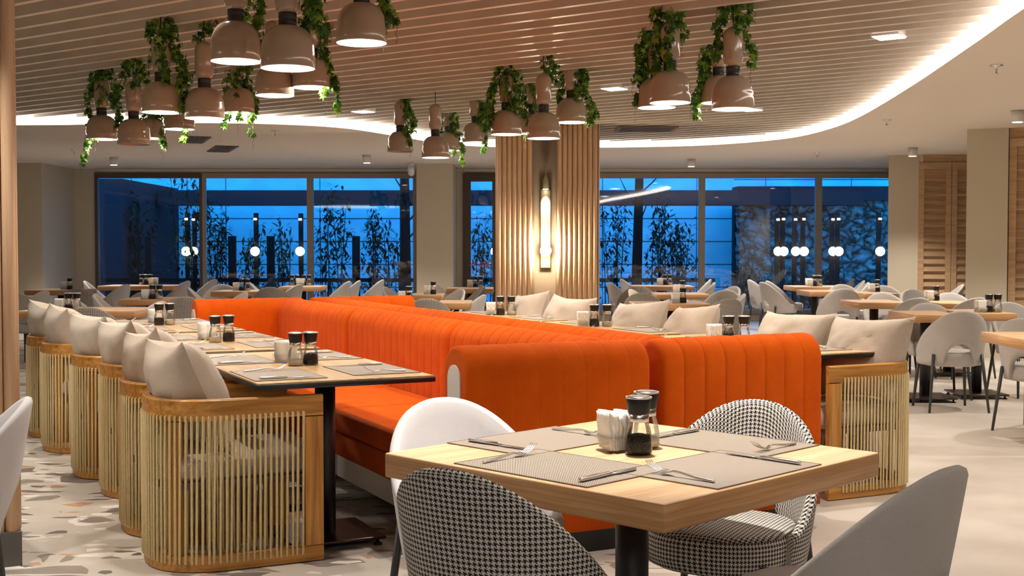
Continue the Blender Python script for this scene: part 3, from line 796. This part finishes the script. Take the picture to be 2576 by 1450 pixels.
# ---------------------------------------------------------------- banquette rows
SO = (-1.03, 4.95); SY = math.radians(26.2); su = (math.cos(SY), math.sin(SY)); sv = (-math.sin(SY), math.cos(SY))
def S(a, b_): return (SO[0]+su[0]*a+sv[0]*b_, SO[1]+su[1]*a+sv[1]*b_)
SW = 3.32
def backrest(L, a_in, a_out, ch=.106, z0=.10, H=.90, hw=.115, roll=.05, roll0=None):
    """runs along +x, inner face at -y"""
    mb = MB(); nch = max(1, round(L/ch)); c = L/nch; rings = []; st = []
    for q in range(nch):
        for f_, g in ((0, 0), (.035, .5), (.09, .76), (.2, .92), (.35, .98), (.5, 1), (.65, .98), (.8, .92), (.91, .76), (.965, .5)): st.append((c*(q+f_), g))
    st.append((L, 0)); r0_ = roll if roll0 is None else roll0
    for s_, g in st:
        e = min(s_, L-s_); ins = 0; rl = r0_ if s_ < L/2 else roll
        if e < rl: ins = rl*.8*(1-math.sqrt(max(0, 1-((rl-e)/rl)**2)))
        ei = a_in*(g-1)-ins; eo = a_out*(g-1)-ins; r = []
        zc = H-hw
        for z in (z0, .3, .55, zc): r.append((s_, -(hw+ei), z))
        for k in range(1, 12):
            t = PI*k/12; e_ = ei+(eo-ei)*k/12
            r.append((s_, -(hw+e_)*math.cos(t), zc+(hw+e_)*math.sin(t)))
        for z in (zc, .55, .3, z0): r.append((s_, hw+eo, z))
        rings.append(r)
    mb.loft(rings, True, True); return mb
def bench(side, lab):
    """side 0: seats open towards the left row, side 1: mirrored"""
    r = empty('banquette', (*SO, 0), SY); tag(r, lab, 'banquette')
    def A(a): return a if side == 0 else SW-a
    def put(mb, name, mat):  # mirrored geometry is built, not scaled
        if side:
            mb.v = [(SW-x, y, z) for x, y, z in mb.v]; mb.f = [tuple(reversed(f)) for f in mb.f]
        return mb.build(name, mat, r)
    def along_v(mb, a, b0):  # inner face (-y) -> -a side
        mb.v = [(a+y, b0+x, z) for x, y, z in mb.v]; mb.f = [tuple(reversed(f)) for f in mb.f]; return mb
    def along_u(mb, a0, b0, inner_pos):
        mb.v = [(a0+x, b0+(-y if inner_pos else y), z) for x, y, z in mb.v]
        if inner_pos: mb.f = [tuple(reversed(f)) for f in mb.f]
        return mb
    spl = [(-.165, 1.28), (1.29, 3.0), (3.01, 4.72)]
    for b0, b1 in spl:
        put(along_v(backrest(b1-b0, .0075, .006), 1.495, b0), 'backrest', 'orange_fabric')
    put(along_u(backrest(.885, .006, .0022 if side == 0 else .010, roll=.035, roll0=.014), .745, -.285, True), 'backrest', 'orange_fabric')
    put(along_u(backrest(.885, .003, .005, roll=.035, roll0=.014), .745, 4.845, False), 'backrest', 'orange_fabric')
    for k, (b0, b1) in enumerate(((-.16, 1.30), (1.31, 3.0), (3.01, 4.72))):
        put(MB().box(.735, 1.385, b0, b1-.004, .335, .455, .02), 'seat_cushion', 'orange_fabric')
        put(MB().box(.742, 1.38, b0, b1-.006, .215, .332, .006), 'seat_base', 'orange_fabric')
        put(MB().box(.755, 1.38, b0+.002, b1-.008, .10, .215), 'kick_panel', 'white_panel')
    put(MB().box(.95, 1.38, -.1, 4.7, 0, .10), 'plinth', 'black_edge')
    put(MB().box(1.39, 1.60, -.1, 4.7, 0, .12), 'plinth', 'black_edge')
    for bc in (-.285, 4.845):
        put(MB().box(.80, 1.55, bc-.08, bc+.08, 0, .12), 'plinth', 'black_edge')
        pr = [(-.062, .11), (-.062, .76)] + [(-.062*math.cos(PI*k/10), .76+.062*math.sin(PI*k/10)) for k in range(1, 10)] + [(.062, .76), (.062, .11)]
        put(MB().loft([[(x_, bc+t, z) for t, z in pr] for x_ in (.739, .785)], True), 'end_panel', 'white_panel')
    return r
bench(0, 'long orange channel-tufted banquette whose seats face left')
bench(1, 'long orange channel-tufted banquette back to back with the other, seats facing right')

# wicker chairs
def wicker():
    r = empty('rope_armchair'); path = []
    hx0, hx1, hy = -.345, .33, .285
    for k in range(9): path.append((hx1-(hx1+.04)*k/8, -hy))
    for k in range(1, 24):
        t = -PI/2-PI*k/24; c, s_ = math.cos(t), math.sin(t)
        path.append((-.04-.305*abs(c)**.84, hy*math.copysign(abs(s_)**.84, s_)))
    for k in range(9): path.append((-.04+(hx1+.04)*k/8, hy))
    pv = [Vector(p) for p in path]
    nr = []
    for i in range(len(pv)):
        d = (pv[min(i+1, len(pv)-1)]-pv[max(i-1, 0)]).normalized(); nr.append(Vector((d.y, -d.x)))   # outward
    if nr[0].y > 0: nr = [-q for q in nr]
    def rail(z0, z1, t0, t1):
        mb = MB(); rings = []
        for p, q in zip(pv, nr):
            a = p+q*t0; c = p+q*t1
            rings.append([(a.x, a.y, z0), (c.x, c.y, z0+.004), (c.x, c.y, z1-.006), (c.x-q.x*.006, c.y-q.y*.006, z1), (a.x, a.y, z1)])
        mb.loft(rings, True, False); return mb
    rail(.605, .695, -.030, 0).build('top_rail', 'teak', r); rail(.0, .07, -.030, 0).build('bottom_rail', 'teak', r)
    for sy in (-1, 1):
        MB().box(.252, .33, sy*hy-(.030 if sy > 0 else 0), sy*hy+(0 if sy > 0 else .030), .07, .605).build('front_post', 'teak_upright', r)
    for i in (14, 26):
        p, q = pv[i], nr[i]; d = Vector((-q.y, q.x)); rg = []
        for z in (.07, .605): rg.append([(*(p+q*o+d*e), z) for o, e in ((-.028, -.028), (-.002, -.028), (-.002, .028), (-.028, .028))])
        MB().loft(rg).build('back_post', 'teak_upright', r)
    cum = [0]
    for i in range(1, len(pv)): cum.append(cum[-1]+(pv[i]-pv[i-1]).length)
    rope = MB(); s_ = .085; k = 0
    def at_(s_):
        for i in range(1, len(pv)):
            if cum[i] >= s_:
                t = (s_-cum[i-1])/(cum[i]-cum[i-1]); return pv[i-1].lerp(pv[i], t), nr[i-1].lerp(nr[i], t).normalized()
        return pv[-1], nr[-1]
    while s_ < cum[-1]-.085:
        p, q = at_(s_); p2, q2 = at_(min(s_+.006+.003*math.sin(k*2.1), cum[-1]))
        o = p+q*.004; o2 = p2+q2*.004
        rope.tube([(p.x-q.x*.01, p.y-q.y*.01, .634), (o.x, o.y, .628), (o.x*.5+o2.x*.5, o.y*.5+o2.y*.5, .33), (o2.x, o2.y, .038), (p2.x-q2.x*.01, p2.y-q2.y*.01, .03)], .0052, 6)
        p3, q3 = at_(min(s_+.0113, cum[-1])); i_ = p3-q3*.034
        rope.tube([(i_.x, i_.y, .625), (i_.x, i_.y, .04)], .0042, 4)
        s_ += .0226; k += 1
    rope.build('rope_weave', 'rope', r)
    fr = MB(); fr.box(-.25, .25, -.225, -.19, .33, .36); fr.box(-.25, .25, .19, .225, .33, .36); fr.box(.25, .28, -.253, .253, .31, .36); fr.box(-.31, -.25, -.1, .1, .33, .36)
    fr.build('seat_frame', 'grey_wall_paint', r)
    MB().box(-.27, .345, -.235, .235, .36, .47, .03).build('seat_cushion', 'pillow_linen', r)
    return Proto(r)
wk = wicker()
def pillow_mesh(seed, sy=.25, sz=.235, T=.095):
    mb = MB(); n_ = 22; R = random.Random(seed)
    for side in (1, -1):
        vs = []
        for j in range(n_+1):
            for i in range(n_+1):
                u = -1+2*i/n_; v = -1+2*j/n_
                e = (max(0, 1-u*u)*max(0, 1-v*v))**.50
                yy = u*sy*(1-.13*(1-v*v)*abs(u)**3); zz = v*sz*(1-.15*(1-u*u)*abs(v)**3)
                cr = max(0, abs(u)-.35)*max(0, abs(v)-.35)
                nn = noise.noise(Vector((u*2.1+seed, v*2.1, side)))*.014*e + abs(noise.noise(Vector((u*5.+seed, v*3.+side, 2.2))))*.012*e - .01*abs(noise.noise(Vector((u*9+v*6+seed, u*3-v*5, 4.))))*e
                vs.append((side*(T*e+nn*1.2*(e > 0)), yy, zz))
        fs = [(j*(n_+1)+i, j*(n_+1)+i+1, (j+1)*(n_+1)+i+1, (j+1)*(n_+1)+i) for j in range(n_) for i in range(n_)]
        if side < 0: fs = [tuple(reversed(f)) for f in fs]
        mb.add(vs, fs, True)
    return mb
def chair_words(k): return ('nearest', 'second', 'third', 'fourth', 'fifth', 'farthest')[k]
bcs = [.285, .93, 1.86, 2.50, 3.52, 4.22]; acs = [-.055, -.05, -.015, -.085, -.155, -.185]
prng = random.Random(3)
for side in (0, 1):
    sn_ = ('left', 'right')[side]
    for k, bc in enumerate(bcs):
        a = acs[k]
        if side: a = SW-(.03 if k < 2 else .12)
        x, y = S(a, bc)
        rz = SY+(PI if side else 0)
        wk.place((x, y, 0), rz, 'teak armchair wrapped in beige rope, %s from the camera in the %s row' % (chair_words(k), sn_), 'armchair', 'rope armchairs of the %s row' % sn_)
        off = -.165 if side == 0 else -.15
        px_, py_ = x+math.cos(rz)*off, y+math.sin(rz)*off
        po = empty('cushion', (px_, py_, .70)); pillow_mesh(k*3+side*31+1, .25 if side == 0 else .29, .245, .138).build('cover', 'pillow_linen', po)
        tlt = math.radians(-22+prng.uniform(-5, 4))
        yaw = prng.uniform(-.16, .16)+(0.12 if side == 0 else 0)
        po.rotation_euler = Matrix.Rotation(rz+yaw, 4, 'Z').to_3x3().to_4x4().__matmul__(Matrix.Rotation(tlt, 4, 'Y')).__matmul__(Matrix.Rotation(prng.uniform(-.12, .12), 4, 'X')).to_euler()
        # seam welt along the edge of the cover
        tag(po, 'beige linen cushion leaning in the rope armchair %s from the camera in the %s row' % (chair_words(k), sn_), 'cushion', 'linen cushions of the %s row' % sn_)
# tables of both rows
for side in (0, 1):
    for k, b0 in enumerate(([0, 1.65, 3.30], [.10, 1.73, 3.34])[side]):
        tl = 'the %s %s-row table' % (('nearest', 'middle', 'farthest')[k], ('left', 'right')[side])
        a0 = 0 if side == 0 else 2.60
        ox, oy = S(a0, b0)
        bench_table((ox, oy, 0), SY, ('nearest', 'middle', 'farthest')[k]+' black-edged wood table of the %s row' % ('left', 'right')[side], 'black-edged tables along the banquettes')
        for (p, q, fc, pos) in ((.17, .32, 0, 'at the near-left corner'), (.17, 1.08, 0, 'at the far-left corner'), (.61, .36, PI, 'at the near-right corner'), (.61, 1.12, PI, 'at the far-right corner')):
            setting(ox, oy, SY, p, q, fc, tl, pos)
        if side == 0:
            order = (('s', 742, 921), ('p', 780, 919)), (('s', 540, 862), ('p', 574, 860)), (('p', 399, 819), ('s', 426, 818))
            nx_ = ((718, 915), (518, 857), (388, 815))
            for ch, px, py in order[k]:
                x, y, _ = P(px, py, .75)
                mills[ch].place((x, y, .7503), 0, 'black-topped glass mill of %s on %s' % ('peppercorns' if ch == 'p' else 'salt', tl), ('pepper mill' if ch == 'p' else 'salt mill'), ('pepper mills' if ch == 'p' else 'salt mills'))
            x, y, _ = P(*nx_[k], .75); naps[1].place((x-.01, y+.05, .7503), .9, 'white paper napkins in a holder on '+tl, 'napkins', 'napkin holders')
        else:
            cx_, cy_ = ((1838, 862), (1499, 822), (1262, 793))[k]
            x, y, _ = P(cx_, cy_, .75)
            for ch, dx in (('p', .01), ('s', .10)):
                mills[ch].place((x+dx-.02, y, .7503), 0, 'black-topped glass mill of %s on %s' % ('peppercorns' if ch == 'p' else 'salt', tl), ('pepper mill' if ch == 'p' else 'salt mill'), ('pepper mills' if ch == 'p' else 'salt mills'))
            naps[1].place((x-.09, y+.02, .7503), .1, 'white paper napkins in a holder on '+tl, 'napkins', 'napkin holders')

# ---------------------------------------------------------------- tables and chairs of the far part of the room
RECT = []
def far_table(p0, p1, y, lab, d=.72, th=.065):
    x0, Y, _ = P(p0, y, .75); x1 = P(p1, y, .75)[0]
    W_ = x1-x0; RECT.append((x0, Y, x1, Y+d))
    return oak_table((x0, Y, 0), 0, W_, d, lab, 'oak tables of the far room', th=th, bases=[(W_/2, d/2)] if W_ < 1.3 else [(W_*.25, d/2), (W_*.75, d/2)])
FT = [
 (244, 434, 720, 'oak table right under the far left window'),
 (60, 196, 731, 'oak table in front of the painted wall at far left'),
 (296, 408, 754, 'oak table in front of the far left window table, behind the third cushion'),
 (42, 337, 783, 'bright oak table just behind the left row cushions'),
 (529, 650, 734, 'oak table behind the far end of the left banquette'),
 (700, 804, 722, 'oak table under the third window pane'),
 (1031, 1112, 743, 'oak table in front of the painted middle pier'),
 (1122, 1240, 727, 'oak table by the narrow glass door'),
 (1098, 1182, 763, 'bright oak table end between the banquette and the fluted pillar'),
 (1595, 1748, 721, 'oak table under the window right of the pillar, farthest back'),
 (1650, 1786, 741, 'oak table in the middle of the three right of the pillar'),
 (1600, 1790, 766, 'oak table nearest of the three right of the pillar'),
 (1999, 2130, 722, 'oak table under the fifth window pane'),
 (2037, 2170, 734, 'oak table one step nearer than the one under the fifth window pane'),
 (2162, 2290, 762, 'oak table with a knotty edge in the right-hand area'),
 (2368, 2470, 764, 'oak table in front of the front painted pier'),
 (2304, 2430, 793, 'oak table with a knotty corner behind the big grey chair'),
 (975, 1050, 764, 'oak table just behind the far return of the right banquette'),
]
for t in FT: far_table(*t)
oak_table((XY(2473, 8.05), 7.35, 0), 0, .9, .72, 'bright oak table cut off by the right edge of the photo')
FC = [
 (213, 707, 80, 'g', 'grey tub chair at the left end of the table under the far left window'),
 (317, 716, -75, 'g', 'grey tub chair with a sharp raised back near the wall at far left'),
 (472, 707, -80, 'g', 'grey tub chair at the right end of the table under the far left window'),
 (112, 732, -80, 'g', 'grey tub chair in shade just right of the left pillar'),
 (194, 726, 5, 'h', 'dark houndstooth tub chair in front of the painted wall at far left'),
 (38, 738, 10, 'h', 'houndstooth tub chair half hidden by the left pillar'),
 (174, 755, 175, 'h', 'houndstooth tub chair behind the napkins of the bright oak table at left'),
 (218, 774, 0, 'h', 'bright-rimmed houndstooth tub chair with its back to us above the left row cushions'),
 (237, 742, 80, 'g', 'light grey tub chair sloping right, behind the bright oak table at left'),
 (404, 759, -75, 'w', 'whitish tub chair at the right end of the bright oak table at left'),
 (371, 733, 180, 'h', 'houndstooth tub chair behind the mills left of the banquette'),
 (466, 747, -5, 'h', 'large houndstooth tub chair left of the banquette end'),
 (474, 724, 80, 'g', 'grey tub chair peeking over the left end of the banquette'),
 (615, 735, -80, 'g', 'grey tub chair just above the far return of the left banquette'),
 (540, 703, -80, 'g', 'dim grey tub chair under the post between the first two window panes'),
 (560, 716, 180, 'h', 'dim houndstooth tub chair behind the far end of the left banquette'),
 (629, 711, 80, 'g', 'dim grey tub chair beside the mills under the second window pane'),
 (680, 723, 0, 'h', 'houndstooth tub chair with its back to us under the second window pane'),
 (752, 716, -70, 'g', 'grey tub chair in front of the table under the third window pane'),
 (877, 708, -80, 'g', 'light grey tub chair with raised back under the third window pane'),
 (903, 706, -85, 'g', 'dark grey tub chair directly behind the light one under the third window pane'),
 (962, 704, -80, 'g', 'dim grey tub chair beside the tree trunk under the third window pane'),
 (968, 722, 105, 'g', 'grey tub chair above the far return of the right banquette'),
 (1073, 752, 0, 'h', 'bright houndstooth tub chair behind the right banquette'),
 (1160, 728, -120, 'g', 'rounded grey tub chair between the painted pier and the fluted pillar'),
 (1216, 742, -75, 'w', 'white tub chair just left of the fluted pillar'),
 (1216, 720, -100, 'h', 'houndstooth tub chair against the left side of the fluted pillar'),
 (1098, 713, 80, 'g', 'grey tub chair leaning back in front of the middle pier'),
 (1533, 711, 75, 'g', 'grey tub chair immediately right of the fluted pillar'),
 (1563, 702, 80, 'g', 'grey tub chair farthest back right of the fluted pillar'),
 (1607, 721, 0, 'h', 'houndstooth tub chair behind the grey rim, right of the fluted pillar'),
 (1588, 728, 75, 'g', 'grey tub chair whose rim arches behind the third right cushion'),
 (1614, 738, 20, 'h', 'houndstooth tub chair just above the middle cushions of the right row'),
 (1787, 703, -80, 'g', 'grey tub chair by the window post right of the pillar, rear one of two'),
 (1797, 711, -80, 'g', 'grey tub chair by the window post right of the pillar, front one of two'),
 (1848, 721, -120, 'g', 'grey tub chair with rounded back left of the fifth window pane'),
 (1828, 730, -150, 'h', 'houndstooth tub chair in front of the rounded grey one'),
 (1872, 740, -85, 'w', 'white tub chair with a tall side behind the fourth cushion of the right row'),
 (1836, 752, -25, 'h', 'tall-backed houndstooth tub chair behind the third cushion of the right row'),
 (1886, 704, 80, 'g', 'grey tub chair leftmost under the fifth window pane'),
 (1918, 710, 75, 'g', 'big grey tub chair seen from the side under the fifth window pane'),
 (1931, 707, 80, 'g', 'grey tub chair tucked behind the big side-on one under the fifth window pane'),
 (2147, 701, -80, 'g', 'grey tub chair under the last window pane, farthest back'),
 (2173, 706, -80, 'g', 'grey tub chair under the last window pane, middle of three'),
 (2184, 711, -80, 'g', 'grey tub chair under the last window pane, rightmost of three'),
 (2116, 716, 175, 'g', 'grey tub chair facing us under the last window post'),
 (2124, 727, 0, 'g', 'grey tub chair with an arched opening, its back to us, above the right-hand cushions'),
 (2221, 719, 180, 'g', 'grey tub chair facing us below the painted right pier'),
 (2294, 728, 165, 'g', 'grey tub chair facing us in front of the louvred doors'),
 (2219, 737, 180, 'g', 'grey tub chair facing us behind the knotty-edged table'),
 (2388, 737, 185, 'g', 'grey tub chair in front of the front painted pier'),
 (2312, 750, -12, 'g', 'big grey tub chair with its back to us left of the knotty-cornered table'),
 (2332, 763, 180, 'g', 'grey tub chair facing us behind the knotty-cornered table'),
 (2462, 750, -10, 'g', 'grey tub chair beside the napkins in the right-hand area'),
 (2535, 761, 170, 'g', 'grey tub chair near the right edge behind the mill and napkins'),
 (2425, 783, 0, 'g', 'large grey tub chair standing whole with its back to us at the right'),
 (2572, 803, 48, 'g', 'large grey tub chair cut off by the right edge of the photo'),
 (2422, 716, -80, 'g', 'grey tub chair peeking out beside the front painted pier'),
]
for c in FC: chair_p(*c)
far_table(2176, 2262, 739, 'oak table before the painted right pier, mostly hidden by chairs')
far_table(2440, 2560, 789, 'oak table behind the large whole grey chair')
def far_set(px, py, spec, lab, rot=0., d=.075):
    x, y, _ = P(px, py, .75); best = None
    for (x0, y0, x1, y1) in RECT:
        hx = min(.13, (x1-x0)/2-.01); cx_ = min(max(x, x0+hx), x1-hx); cy_ = min(max(y, y0+.08), y1-.08); d_ = math.hypot(cx_-x, cy_-y)
        if best is None or d_ < best[0]: best = (d_, cx_, cy_)
    x, y = best[1:]
    cruet(x, y, rot, lab, spec, d)
for s_ in ((368, 717, 'spn', 'the table under the far left window, left group'), (415, 713, 'psn', 'the table under the far left window, right group'),
           (168, 729, 'np', 'the table by the painted wall at far left'), (421, 755, 'nps', 'the table behind the third cushion of the left row'),
           (163, 783, 'nps', 'the bright oak table at left'), (608, 732, 'nps', 'the table behind the far end of the left banquette'),
           (762, 716, 'spn', 'the table under the third window pane, left group'), (801, 712, 'nps', 'the table under the third window pane, right group'),
           (1082, 741, 'np', 'the table before the middle pier'), (1197, 722, 'nps', 'the table by the narrow glass door'), (1018, 758, 'np', 'the table behind the right banquette return'),
           (1673, 718, 'nps', 'the farthest table right of the pillar'), (1709, 738, 'np', 'the middle table right of the pillar'), (1709, 763, 'np', 'the nearest table right of the pillar'),
           (2026, 716, 'nps', 'the table under the fifth window pane'), (2050, 721, 'nps', 'the second table from the fifth window pane'),
           (2200, 735, 'np', 'the table in front of the painted right pier'), (2330, 755, 'np', 'the table before the front pier'), (2489, 786, 'nps', 'the table behind the large whole grey chair')):
    far_set(*s_)

# ---------------------------------------------------------------- pendants
def pendant(lit):
    r = empty('pendant_lamp')
    R_ = .13; prof = [(R_, 0), (R_+.0015, .004), (R_+.001, .075), (R_-.001, .08)]
    for k in range(1, 10):
        a = PI/2*k/10; prof.append((.044+(R_-.044)*math.cos(a), .08+.125*math.sin(a)))
    prof.append((.042, .207))
    MB().lathe(prof, 40, cap=False).build('shade', 'ceramic', r)
    inn = [(max(.01, q[0]-.004), q[1]) for q in prof]; inn[0] = (R_-.0, .0); inn[-1] = (.03, .2)
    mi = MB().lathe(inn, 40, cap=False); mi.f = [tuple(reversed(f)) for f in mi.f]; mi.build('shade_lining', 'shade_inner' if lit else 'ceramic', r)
    MB().lathe([(.042, .205), (.044, .208), (.044, .233), (.041, .236), (.044, .239), (.044, .265), (.042, .268)], 24).build('collar', 'dark_collar', r)
    bp = [(.042, .268), (.056, .285), (.062, .31), (.062, .46)]
    for k in range(1, 8): a = PI/2*k/8; bp.append((.062*math.cos(a), .46+.055*math.sin(a)))
    bp.append((.006, .517)); bp.append((.005, .54))
    MB().lathe(bp, 28).build('bottle_body', 'ceramic', r)
    MB().lathe([(.004, .53), (.004, .70)], 8).build('cord', 'cord', r)
    pts = [(.032*math.sin(PI*k/10)+.0005, .052-.032*math.cos(PI*k/10)) for k in range(11)]
    MB().lathe(pts, 16).build('bulb', 'bulb_glow' if lit else 'bulb_off', r)
    return r
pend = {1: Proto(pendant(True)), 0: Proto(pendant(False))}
def star_leaf(mb, p, nrm, up, size):
    nrm = nrm.normalized(); t = up.cross(nrm).normalized(); u = nrm.cross(t)
    pts = []
    lob = [(0, 1.0), (22, .42), (52, .82), (80, .36), (118, .62), (160, .22), (180, .30), (200, .22), (242, .62), (280, .36), (308, .82), (338, .42)]
    for a, r_ in lob:
        a = math.radians(a); pts.append(p+(t*math.sin(a)-u*math.cos(a))*size*r_+nrm*(-.12*size*r_*r_))
    pts.append(p+nrm*size*.05); n_ = len(lob)
    mb.add(pts, [(i, (i+1) % n_, n_) for i in range(n_)])
def ivy(x, y, ztop, drops, seed, lab, dens=1., r0=.07):
    R = random.Random(seed); o = empty('hanging_ivy', (x, y, ztop)); tag(o, lab, 'ivy', 'hanging ivy on the pendants')
    st = MB(); lf = MB()
    for (ang, L, spread) in drops:
        pts = []; p = Vector((r0*.6*math.cos(ang), r0*.6*math.sin(ang), 0))
        n_ = max(6, int(L/.03)); a2 = R.uniform(0, 6)
        for k in range(n_+1):
            t = k/n_
            pts.append(Vector((math.cos(ang)*(r0+spread*t)+.018*math.sin(t*9+a2), math.sin(ang)*(r0+spread*t)+.018*math.cos(t*7+a2), -L*t)))
        st.tube(pts, [.0028]*(len(pts)-4)+[.002]*4, 4, True, False)
        for k in range(int(n_*5.5*dens)):
            t = R.random(); q = pts[min(n_, int(t*n_))]; a = R.uniform(0, 6.28)
            w_ = .045*(1-.55*t)
            q = q+Vector((math.cos(a), math.sin(a), R.uniform(-.4, .4)))*w_*R.random()**.5*1.3
            nd = Vector((math.cos(a), math.sin(a), R.uniform(-.3, .9)))
            star_leaf(lf, q, nd, Vector((R.uniform(-.5, .5), R.uniform(-.5, .5), 1)), R.uniform(.026, .050))
        # curly tendril at the tip
        e = pts[-1]; st.tube([e+Vector((.006*math.sin(j*1.4), .006*math.cos(j*1.4), -.012*j)) for j in range(9)], .0014, 4, True, False)
    st.build('stems', 'vine_stem', o); lf.build('leaves', 'ivy_leaf', o)
    return o
LP = [  # rim centre px, rim y, rim width px, lit, words, vine drops
 (598, 158, 125, 1, 'left one of the two big pendants at the top', [(0.2, .50, .08), (1.2, .35, .05)]),
 (727, 175, 134, 1, 'right one of the two big pendants at the top', [(.3, .42, .10), (-.2, .5, .12), (.9, .55, .08)]),
 (912, 112, 125, 1, 'big pendant alone at the top, right of the two adjoining ones', [(0., .42, .06), (.4, .35, .1)]),
 (786, 165, 95, 1, 'pendant half hidden behind the big pendants at the top', [(-.1, .6, .12), (.5, .5, .05)]),
 (694, 243, 95, 1, 'pendant hanging directly below the big pendants', []),
 (410, 285, 97, 1, 'pendant wrapped in bright ivy in the left cluster', [(0, .62, .08), (2.6, .3, .02), (-1.2, .5, .03), (.6, .55, .12)]),
 (518, 300, 97, 1, 'bare-bodied pendant in the middle of the left cluster', [(.6, .26, .03), (2., .2, .03)]),
 (603, 283, 80, 1, 'pendant veiled by ivy under the left big pendant', [(0.2, .62, .06), (2.5, .55, .12), (-1.4, .5, .03), (1, .5, .1)]),
 (260, 352, 76, 1, 'leftmost pendant of all', [(3., .82, .10), (2.2, .6, .06), (0.2, .42, .07), (-1.3, .3, .02)]),
 (340, 365, 80, 0, 'unlit pendant second from the left', [(3., .55, .10), (.3, .45, .08), (-1., .25, .04)]),
 (385, 350, 66, 1, 'small pendant mostly hidden behind the unlit left one', [(0, .55, .03), (2.8, .4, .03), (-.6, .5, .06)]),
 (454, 327, 75, 1, 'pendant behind the ivy-wrapped one in the left cluster', [(.2, .45, .05), (1.5, .6, .05)]),
 (1008, 383, 64, 0, 'unlit pendant leftmost in the middle cluster', [(0, .45, .04), (-.8, .5, .06), (.3, .35, .10)]),
 (1096, 398, 68, 1, 'lowest pendant in the middle cluster, second from its left', []),
 (1128, 380, 58, 1, 'small pendant behind the lowest one in the middle cluster', [(2.8, .42, .05), (-.7, .5, .04), (.2, .6, .12)]),
 (1196, 360, 63, 1, 'pendant fourth from the left in the middle cluster', [(0, .35, .10), (-.8, .45, .05), (-.3, .55, .02)]),
 (1274, 340, 77, 1, 'ivy-covered pendant left of the fluted pillar top', [(3., .5, .10), (-1.4, .55, .02), (.1, .5, .10), (3.6, .55, .14), (-.6, .4, .05)]),
 (1341, 338, 70, 1, 'pendant half hidden behind the one over the dark niche', [(3., .5, .02), (-1.5, .5, .02), (1., .4, .02)]),
 (1367, 350, 82, 1, 'pendant with bare rounded body over the dark niche of the pillar', [(.5, .24, .05), (1.4, .2, .02)]),
 (1437, 310, 77, 1, 'rightmost pendant of the middle cluster', [(2.8, .3, .03), (0, .5, .10), (-.8, .4, .02), (.2, .42, .14)]),
 (1650, 273, 94, 1, 'lower left pendant of the right cluster', [(3.1, .55, .06), (2.6, .45, .02), (3.5, .4, .1)]),
 (1684, 261, 102, 1, 'pendant with a glossy body, second in the right cluster', [(3.0, .42, .02), (-1.8, .45, .02), (.2, .22, .02), (2.5, .48, .02)]),
 (1805, 235, 86, 1, 'pendant partly hidden behind the rightmost one', [(3., .55, .10), (3.4, .45, .14), (2.6, .4, .02)]),
 (1841, 277, 104, 1, 'rightmost pendant of all, tan and glossy', [(2.8, .35, .04), (0, .4, .05), (1.2, .3, .03), (-1.3, .22, .02)]),
]
for i, (px, py, wpx, lit, words, drops) in enumerate(LP):
    Y = F*.26/wpx; x = XY(px, Y); z = HC+(YH-py)/F*Y
    z = min(z, 2.40)
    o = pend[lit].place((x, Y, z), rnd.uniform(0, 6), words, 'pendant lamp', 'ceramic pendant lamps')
    tag(MB().lathe([(.0035, z+.68), (.0035, 2.99)], 6, (x, Y, 0)).build('hanging_cable', 'cord'), 'black cable above the '+words, 'cable', 'pendant cables') if z+.70 < 2.78 else None
    if lit: lamp('pendant_glow', (x, Y, z+.012), 9, (1, .88, .74), 'SPOT', 2.5, .35, .03)
    if drops: ivy(x, Y, 2.82, drops, i+5, 'green ivy by the '+words)

# ---------------------------------------------------------------- added fill lights without fittings
for (x, y, p) in ((.3, 3.6, 175), (-1.0, 4.9, 50), (1.8, 4.9, 70), (-1.6, 6.6, 52), (.4, 6.4, 85), (2.2, 7.2, 90), (-3.0, 8.5, 60), (-.6, 9.0, 70), (1.4, 9.8, 70), (-2.3, 4.3, 85), (-2.9, 6.4, 60), (2.4, 3.4, 50)):
    lamp('added_spot', (x, y, 2.79), p, WARM, 'SPOT', 1.05 if y < 4 else 1.6, .7, .05)  # added spots with no fitting, brightening the tables and aisles
for (x, y, p) in ((4.6, 6.5, 90), (4.6, 9.5, 90), (5.2, 12.0, 70), (3.2, 14.5, 90), (6.5, 8.0, 90), (4.5, 3.5, 70), (-5.5, 11, 60), (-3, 16.5, 80), (0, 18.6, 90), (3.5, 18, 110), (-7., 18, 70), (5.2, 16, 90)):
    lamp('added_wide_spot', (x, y, 2.70), p, WARM, 'SPOT', 2.0, .7, .06)  # added wide spots with no fitting, lifting the far and right areas
for (x, y, p, s_) in ((0, -2, 42, 3.), (-5, 4, 30, 3.)):
    lamp('added_fill', (x, y, 2.65), p, WHITE, 'AREA', r=s_)  # added soft fill from above, no fixture here
